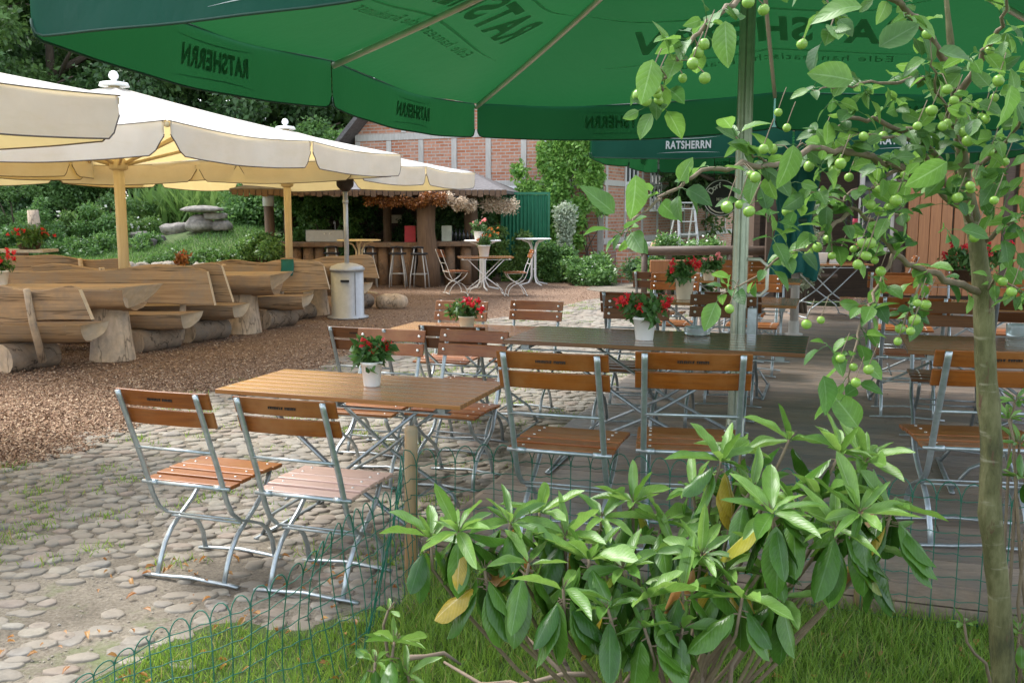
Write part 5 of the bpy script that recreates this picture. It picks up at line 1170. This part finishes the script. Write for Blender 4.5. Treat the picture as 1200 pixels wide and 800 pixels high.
# ================================================================== APPLE TREE
def apple():
    t = thing('young_apple_tree', 'young apple tree with green apples and a scarred olive trunk at right', 'apple tree', (1.34,2.62,0)); O = t.location; r = np.random.default_rng(21); rr = random.Random(21)
    def q(px, py, Y): return D(px, py, Y) - O
    m = MB(); tp = [q(1178,1100,2.64), q(1176,800,2.64), q(1171,700,2.64), q(1160,600,2.62), q(1162,520,2.62), q(1155,430,2.62), q(1152,340,2.60), q(1144,280,2.58), q(1132,220,2.55), q(1123,150,2.52), q(1117,80,2.5), q(1110,10,2.5), q(1102,-80,2.5)]
    N = 20; path = []
    for i in range(len(tp)-1):
        for k in range(6): path.append(tp[i].lerp(tp[i+1], k/6))
    path.append(tp[-1]); rs = []
    for i in range(len(path)):
        u = i/len(path); b_ = .0325 - .012*u - .034*max(0, u-.45) ; rs.append(b_*(1+.03*math.sin(i*1.9)+.09*(i % 9 == 0)+.04*(i % 9 in (1,8))))
    m.tube(path, rs, N)
    m.build('trunk', M['abark'], t)
    br = [ # pixel paths with distance, start radius
        ([(1140,262,2.56),(1108,214,2.45),(1070,165,2.3),(1009,157,2.2)], .010),
        ([(1137,250,2.55),(1090,212,2.4),(1052,198,2.3),(1002,181,2.2),(958,174,2.15),(905,196,2.0),(862,192,1.95),(812,206,1.9),(775,232,1.87),(752,250,1.85)], .011),
        ([(1105,190,2.45),(1070,158,2.35),(1030,142,2.3),(989,140,2.25),(955,165,2.2),(930,178,2.2)], .008),
        ([(1153,342,2.6),(1120,334,2.5),(1086,319,2.45),(1047,298,2.4),(1028,262,2.35),(998,246,2.3),(960,238,2.25)], .011),
        ([(1047,298,2.4),(1030,335,2.35),(1012,372,2.3),(998,420,2.25),(990,455,2.25)], .0055),
        ([(998,246,2.3),(975,265,2.2),(945,290,2.15),(919,301,2.1),(867,334,2.05),(845,345,2.0)], .0055),
        ([(1110,75,2.5),(1085,35,2.4),(1055,8,2.3),(1020,-20,2.2),(950,-40,2.1),(890,-22,1.95),(850,10,1.85),(825,30,1.8),(795,62,1.8),(778,95,1.8),(765,125,1.8)], .010),
        ([(1120,120,2.5),(1150,70,2.4),(1175,30,2.3),(1190,-20,2.2)], .010),
        ([(1133,200,2.55),(1165,180,2.45),(1190,150,2.3),(1215,130,2.2)], .008),
        ([(1148,290,2.6),(1180,262,2.5),(1205,250,2.4)], .008),
        ([(1153,345,2.6),(1170,325,2.5),(1192,338,2.4),(1205,345,2.4)], .005),
        ([(1118,100,2.5),(1080,90,2.4),(1040,98,2.3),(985,100,2.2),(952,106,2.15)], .006),
        ([(1130,180,2.5),(1100,110,2.3),(1092,70,2.2)], .006),
        ([(905,196,2.0),(880,175,2.0),(862,160,2.0)], .003),
        ([(1086,319,2.45),(1068,352,2.4),(1060,380,2.35)], .0045), ([(1052,198,2.3),(1020,220,2.25),(985,232,2.2),(950,225,2.15)], .005),
        ([(752,250,1.85),(738,262,1.8),(728,275,1.8)], .003), ([(950,-40,2.1),(975,10,2.0),(970,40,1.95)], .003)]
    spots = []
    for k, (P, r0) in enumerate(br):
        pts = [q(*p) for p in P]; path = []
        for i in range(len(pts)-1):
            for s in range(5): c = pts[i].lerp(pts[i+1], s/5) + Vector((rr.gauss(0,.004), rr.gauss(0,.004), rr.gauss(0,.004))); path.append(c)
        path.append(pts[-1]); n = len(path); m = MB(); m.tube(path, [max(.0016, r0*(1-.82*i/n)) for i in range(n)], 8); m.build('branch', M['twig'], t)
        L = sum((a-b).length for a, b in zip(path[:-1], path[1:]))
        for i in range(max(2, int(n*.12)), n): spots.append((path[i], (path[i]-path[i-1]).normalized(), k, i/n))
    # leaf clusters
    pos = []; dr = []; sz = []; tw = MB()
    extra = [(q(x,y,Y), Vector((rr.uniform(-1,1), rr.uniform(-1,1), rr.uniform(-.5,.5))), 99, .8) for x, y, Y in [(1090,150,2.3),(1130,170,2.25),(1165,110,2.2),(1185,90,2.1),(1180,200,2.2),(1110,240,2.3),(1140,235,2.2),(1165,245,2.2),(1060,240,2.3),(1020,280,2.3),(1000,300,2.3),(1175,165,2.1),(1100,130,2.4),(1195,220,2.2),(1185,290,2.3),(1195,270,2.2),(1150,60,2.2),(1180,40,2.1),(1060,20,2.1),(880,240,2.1),(900,260,2.1),(925,215,2.1),(1000,130,2.2),(975,120,2.2),(1015,110,2.25),(1050,130,2.2),(1150,140,2.1),(1120,200,2.2),(960,200,2.1),(935,240,2.15),(975,285,2.2),(1040,260,2.3),(1075,285,2.3),(905,280,2.1),(985,470,2.2),(970,405,2.2),(1075,365,2.3),(1190,350,2.3)] + [(rr.uniform(1030,1200), rr.uniform(50,275), rr.uniform(2.05,2.4)) for _ in range(34)]]
    def clear(c):
        w_ = c + O; zz = w_.z-CH; d_ = w_.y*CP-zz*SP; px = 600+FPX*w_.x/d_; py = 400-FPX*(w_.y*SP+zz*CP)/d_; return not (812 < px < 872 and 198 < py < 268)
    spots = [s for s in spots if clear(s[0])]
    sp = [s for s in spots if rr.random() < .72] + extra*2
    for (c, d, k, u) in sp:
        for _ in range(rr.choice((1,2,2,3)) if k != 99 else 2):
            v = Vector((rr.gauss(0,1), rr.gauss(0,1), rr.gauss(.1,.7))).normalized(); v = (v + d*.5).normalized(); st = rr.uniform(.01,.028); e = c + v*st
            tw.tube([c, c+v*st*.5+Vector((0,0,.003)), e], .0009, 4, cap=False); pos.append(tuple(e)); dr.append((v.x, v.y, v.z-.25)); sz.append(rr.uniform(.030,.066))
    n = len(pos); nr = r.normal(size=(n,3))*.55 + np.array([0,-.3,.9]); sz = np.array(sz)
    scatter('foliage', np.array(pos), np.array(dr), nr, sz, sz*.62, leaf_tmpl(6,.22,.22,lambda q_: math.sin(PI*min(1,q_**.8))**.75), M['apple_leaf'], t, True); tw.build('leaf_stalk', M['leaf_pot'], t)['kind'] = 'stuff'
    # big leaves in the foreground
    big = [((765,70,1.45),(-.25,0,-1)),((1010,8,1.5),(-1,0,.05)),((850,25,1.6),(.05,0,-1)),((745,205,1.6),(.0,0,-1)),((720,250,1.6),(-.6,0,.5)),((1000,95,1.8),(-1,0,.25)),((1030,55,1.8),(.7,0,.4)),((1100,60,1.7),(1,0,-.2)),((930,170,1.7),(-.2,0,-1)),((1110,190,1.6),(-.9,.2,-.6)),((1005,500,2.2),(-.5,0,.7)),((1185,100,1.6),(.1,.3,-.9)),((965,440,2.1),(.2,0,-.9))]
    P = np.array([tuple(q(*a)) for a, b in big]); Dv = np.array([b for a, b in big], float); nr = np.tile(np.array([[.1,-.9,.45]]), (len(big),1)) + r.normal(size=(len(big),3))*.25
    s = np.array([a[2]*.046 for a, b in big]); scatter('foliage', P - Dv*0, Dv, nr, s, s*.6, leaf_tmpl(8,.2,.2,lambda q_: math.sin(PI*min(1,q_**.8))**.75), M['apple_leaf'], t, True)
    # apples
    ap = [(760,85),(752,90),(762,98),(768,104),(757,118),(770,110),(748,112),(772,118),(818,62),(825,52),(812,75),(800,92),(826,92),(877,3),(895,12),(940,52),(1087,40),(912,132),(922,150),(905,175),(895,175),(880,205),(866,240),(852,243),(878,248),(905,225),(923,248),(930,190),(948,195),(965,160),(972,168),(985,192),(990,185),(978,200),(1012,160),(1035,160),(1060,205),(1075,148),(1030,222),(1020,240),(1030,248),(1042,243),(985,295),(975,300),(970,280),(1000,292),(1010,285),(1005,310),(1015,300),(1025,305),(1032,318),(958,290),(948,290),(1020,285),(1110,105),(1125,110),(1118,118),(1165,115),(1170,95),(1155,140),(1150,138),(1105,148),(1130,155),(1137,218),(1122,232),(1160,178),(1135,165),(1110,145),(1138,222),(1142,278),(1060,255),(1175,330),(1185,342),(855,362),(1000,430),(1018,433),(985,420),(1003,448),(945,380),(962,375),(1075,355),(1085,357),(1072,375),(1067,388),(1055,385),(1052,400),(1165,235),(995,208),(885,208),(1050,235),(948,296),(1092,130),(1160,60),(1178,190),(880,470),(885,455)]
    ap = ap[:-2]; m = MB()
    for i, (px, py) in enumerate(ap):
        Y = 1.75 if px < 830 and py < 130 else (1.85 if px < 900 else rr.uniform(2.05,2.35)); Y += rr.uniform(-.06,.06); c = q(px, py, Y); s = rr.uniform(.0080,.0122)*(1 if Y < 2 else 1.12)
        mm = MB(); prof = [(0,-s*.82),(s*.25,-s*.92),(s*.62,-s*.78),(s*.93,-s*.35),(s*1.0,.05*s),(s*.9,s*.5),(s*.6,s*.84),(s*.25,s*.92),(0,s*.8)]; mm.lathe(prof, 16)
        o = mm.build('apple', M['apple'], t); o.location = c; o.rotation_euler = (rr.uniform(-.6,.6), rr.uniform(-.6,.6), 0); o.scale = (rr.uniform(.9,1.08), 1, rr.uniform(.88,1.05))
        near = min(spots, key=lambda s_: (s_[0]-c).length)[0]; top = c + Vector((0,0,s*.8)); 
        m = MB(); iv = o.rotation_euler.to_matrix().inverted()
        P3 = [top, (top+near)/2 + Vector((0,0,.012)), near] if (near-top).length < .075 else [top, top+Vector((.01,.0,.03)), top+Vector((.02,.01,.05))]
        m.tube([iv @ (a_-c) for a_ in P3], .0011, 5, cap=False); m.build('stalk', M['twig'], o)
    return t
apple()

# ================================================================== RHODODENDRONS
def rhodo(name, lab, origin, whorls, seed, L=.132, base_n=6, stems=True):
    t = thing(name, lab, 'rhododendron', origin); O = Vector(origin); rr = random.Random(seed); r = np.random.default_rng(seed); st = MB()
    A = {'new': [[], [], [], []], 'old': [[], [], [], []], 'dead': [[], [], [], []]}
    def put(k, c, d, n, l, w): A[k][0].append(tuple(c)); A[k][1].append(tuple(d)); A[k][2].append(tuple(n)); A[k][3].append((l, w))
    for (px, py, Y, up, down, sc_) in whorls:
        c = D(px, py, Y) - O; ax = Vector((rr.gauss(0,.25), rr.gauss(0,.25)-.12, 1)).normalized(); e1 = ax.orthogonal().normalized(); e2 = ax.cross(e1); ph = rr.uniform(0,6)
        for i in range(up):
            a = ph + i*2.4; el = rr.uniform(-.05,.60) if i < up*.8 else rr.uniform(.7,1.2); rad = e1*math.cos(a)+e2*math.sin(a); d = rad*math.cos(el)+ax*math.sin(el); n = ax*math.cos(el)-rad*math.sin(el) ; l = L*sc_*rr.uniform(.55,1.12); put('new', c + rad*.006, d, n, l, l*rr.uniform(.19,.26))
        for i in range(down):
            a = ph + i*2.1+1; el = -rr.uniform(.55,1.35); rad = e1*math.cos(a)+e2*math.sin(a); b = c - ax*rr.uniform(.015,.05); d = rad*math.cos(el)+Vector((0,0,1))*math.sin(el); n = rad*.9 + Vector((0,-.2,.35)); l = L*sc_*rr.uniform(.8,1.2); put('dead' if rr.random() < .02 else 'old', b + rad*.02, d, n, l, l*rr.uniform(.34,.44)); st.tube([b, b+rad*.02], .0018, 4, cap=False)
        # brown yellow bud scales
        for i in range(6): v = (ax + Vector((rr.gauss(0,.5), rr.gauss(0,.5), 0))).normalized(); st.tube([c, c+v*rr.uniform(.015,.035)], .0012, 4, cap=False)
        b0 = Vector((rr.uniform(-.07,.07), rr.uniform(-.05,.05), -.02)); h = Vector((c.x*.55 + rr.gauss(0,.03), c.y*.55, c.z*.48 + rr.gauss(0,.02))); k2 = c - ax*.10*sc_ + Vector((-c.x*.05,0,0))
        if stems: st.tube([b0, b0.lerp(h, .55)+Vector((rr.gauss(0,.02),0,0)), h, h.lerp(k2,.6)+Vector((0,0,-.01)), k2, c], [.006,.006,.0055,.005,.0045,.004], 7)
    st.build('stem', M['twig'], t)
    for k, nm, mt in (('new','young_leaves','rhodo_new'),('old','foliage','rhodo_old'),('dead','withered_leaves','rhodo_dead')):
        if A[k][0]:
            lw = np.array(A[k][3]); scatter(nm, np.array(A[k][0]), np.array(A[k][1]), np.array(A[k][2]), lw[:,0], lw[:,1], leaf_tmpl(10, .2 if k == 'new' else -.25, .10 if k == 'new' else .16, lambda q_: (math.sin(PI*min(1,q_**1.0)))**.62), M[mt], t, True)
    return t
W = [(537,622,2.35,11,9,1.0),(505,630,2.4,9,4,.9),(598,612,2.4,10,10,1.05),(632,600,2.5,9,5,.95),(662,628,2.45,11,8,1.0),(705,606,2.6,9,6,.95),(742,588,2.65,11,5,1.0),(775,612,2.6,9,7,.95),(690,655,2.35,10,9,1.05),(730,665,2.35,9,9,1.05),(620,660,2.3,4,10,1.05),(568,668,2.35,3,9,1.0),(660,690,2.25,4,9,1.1),(760,700,2.3,9,7,1.0),(800,690,2.35,8,9,1.0),(712,712,2.25,6,9,1.0),
 (822,650,2.4,12,6,1.05),(850,668,2.4,9,8,1.0),(790,640,2.55,8,6,.9),(845,540,2.55,11,5,1.05),(880,575,2.5,10,6,1.0),(812,575,2.65,9,4,.9),(868,530,2.7,9,3,.95),(905,600,2.3,11,10,1.15),(925,515,2.6,8,2,.95),(932,595,2.4,6,8,1.1),(900,640,2.4,6,8,1.0),(985,530,2.5,10,4,1.0),(1015,540,2.55,11,6,1.05),(1008,600,2.35,11,9,1.1),(1045,595,2.4,9,8,1.05),(980,618,2.35,5,10,1.15),(1022,640,2.45,4,8,1.0),(960,585,2.5,8,5,1.0),
 (870,700,2.3,9,6,.95),(915,700,2.35,4,7,.9),(800,735,2.3,5,6,.9),(755,735,2.25,5,5,.9),(840,620,2.7,8,4,.9),(770,660,2.6,8,4,.9),(650,640,2.65,7,3,.9)]
rhodo('rhododendron_bush', 'large glossy rhododendron bush in the foreground with a few yellow leaves', (.42,2.62,0), W, 5)
rhodo('rhododendron_seedling', 'small separate rhododendron sprig at the lower left of the big bush', (-.36,2.55,0), [(462,752,2.5,9,3,.9),(440,775,2.45,7,3,.8),(478,790,2.5,7,4,.85),(455,715,2.6,3,0,.5)], 8, .12)
rhodo('young_shrub', 'light green young shrub at the right edge behind the apple trunk', (1.66,2.95,0), [(1182,490,2.9,10,0,.7),(1195,520,2.9,9,2,.7),(1190,470,2.95,9,0,.6),(1200,560,2.9,8,2,.7),(1130,730,2.9,6,0,.6),(1195,740,2.9,8,2,.7)], 9, .11)
# cut dry branches under the bush
t = thing('dry_branches', 'bare grey dead branches lying under the rhododendron', 'branches', (.1,2.75,0)); m = MB(); rr = random.Random(6)
for a, b in (((520,775,2.75),(640,815,2.6)),((540,778,2.8),(480,770,2.75)),((640,700,2.7),(690,830,2.6)),((600,730,2.75),(680,830,2.65)),((760,730,2.6),(730,840,2.6)),((850,725,2.55),(800,840,2.5)),((560,800,2.6),(700,790,2.6)),((880,740,2.5),(850,860,2.5))):
    p, q_ = D(*a)-t.location, D(*b)-t.location; p.z = max(p.z, .01); q_.z = max(q_.z, .01); m.tube([p, p.lerp(q_,.35)+Vector((rr.gauss(0,.02),0,rr.gauss(0,.02))), p.lerp(q_,.7)+Vector((rr.gauss(0,.015),0,.01)), q_], [.004,.0065,.007,.009], 7)
m.build('branch', M['logbase'], t)

# ================================================================== WORLD, SUN, CAMERA
w = bpy.data.worlds.new('World'); sc.world = w; w.use_nodes = True; nt = w.node_tree; bg = nt.nodes['Background']
SE, SA = math.radians(56), math.radians(-52)      # elevation; azimuth measured from +Y towards +X
sky = nt.nodes.new('ShaderNodeTexSky'); sky.sky_type = 'NISHITA'; sky.sun_disc = False; sky.sun_elevation = SE; sky.sun_rotation = SA; sky.dust_density = 1.6; sky.air_density = 1.0; sky.ozone_density = .6
hs = nt.nodes.new('ShaderNodeHueSaturation'); hs.inputs['Saturation'].default_value = .45; nt.links.new(sky.outputs[0], hs.inputs['Color']); nt.links.new(hs.outputs[0], bg.inputs['Color']); bg.inputs['Strength'].default_value = .15
sl = bpy.data.lights.new('sun', 'SUN'); sl.energy = 1.3; sl.angle = math.radians(22); sl.color = (1,.98,.94); so = bpy.data.objects.new('sun', sl); C.objects.link(so)
dirv = Vector((math.sin(SA)*math.cos(SE), math.cos(SA)*math.cos(SE), math.sin(SE))); so.rotation_euler = dirv.to_track_quat('Z', 'Y').to_euler()
cam = bpy.data.cameras.new('camera'); co = bpy.data.objects.new('camera', cam); C.objects.link(co); sc.camera = co
cam.sensor_width = 36; cam.lens = 36*FPX/1200; cam.clip_end = 600; cam.clip_start = .05; co.location = (0,0,CH); co.rotation_euler = (PI/2-PIT, 0, 0)
sc.view_settings.view_transform = 'Standard'; sc.view_settings.look = 'None'; sc.view_settings.gamma = 1; sc.view_settings.exposure = 1.82
sc.cycles.max_bounces = 8; sc.cycles.transparent_max_bounces = 4
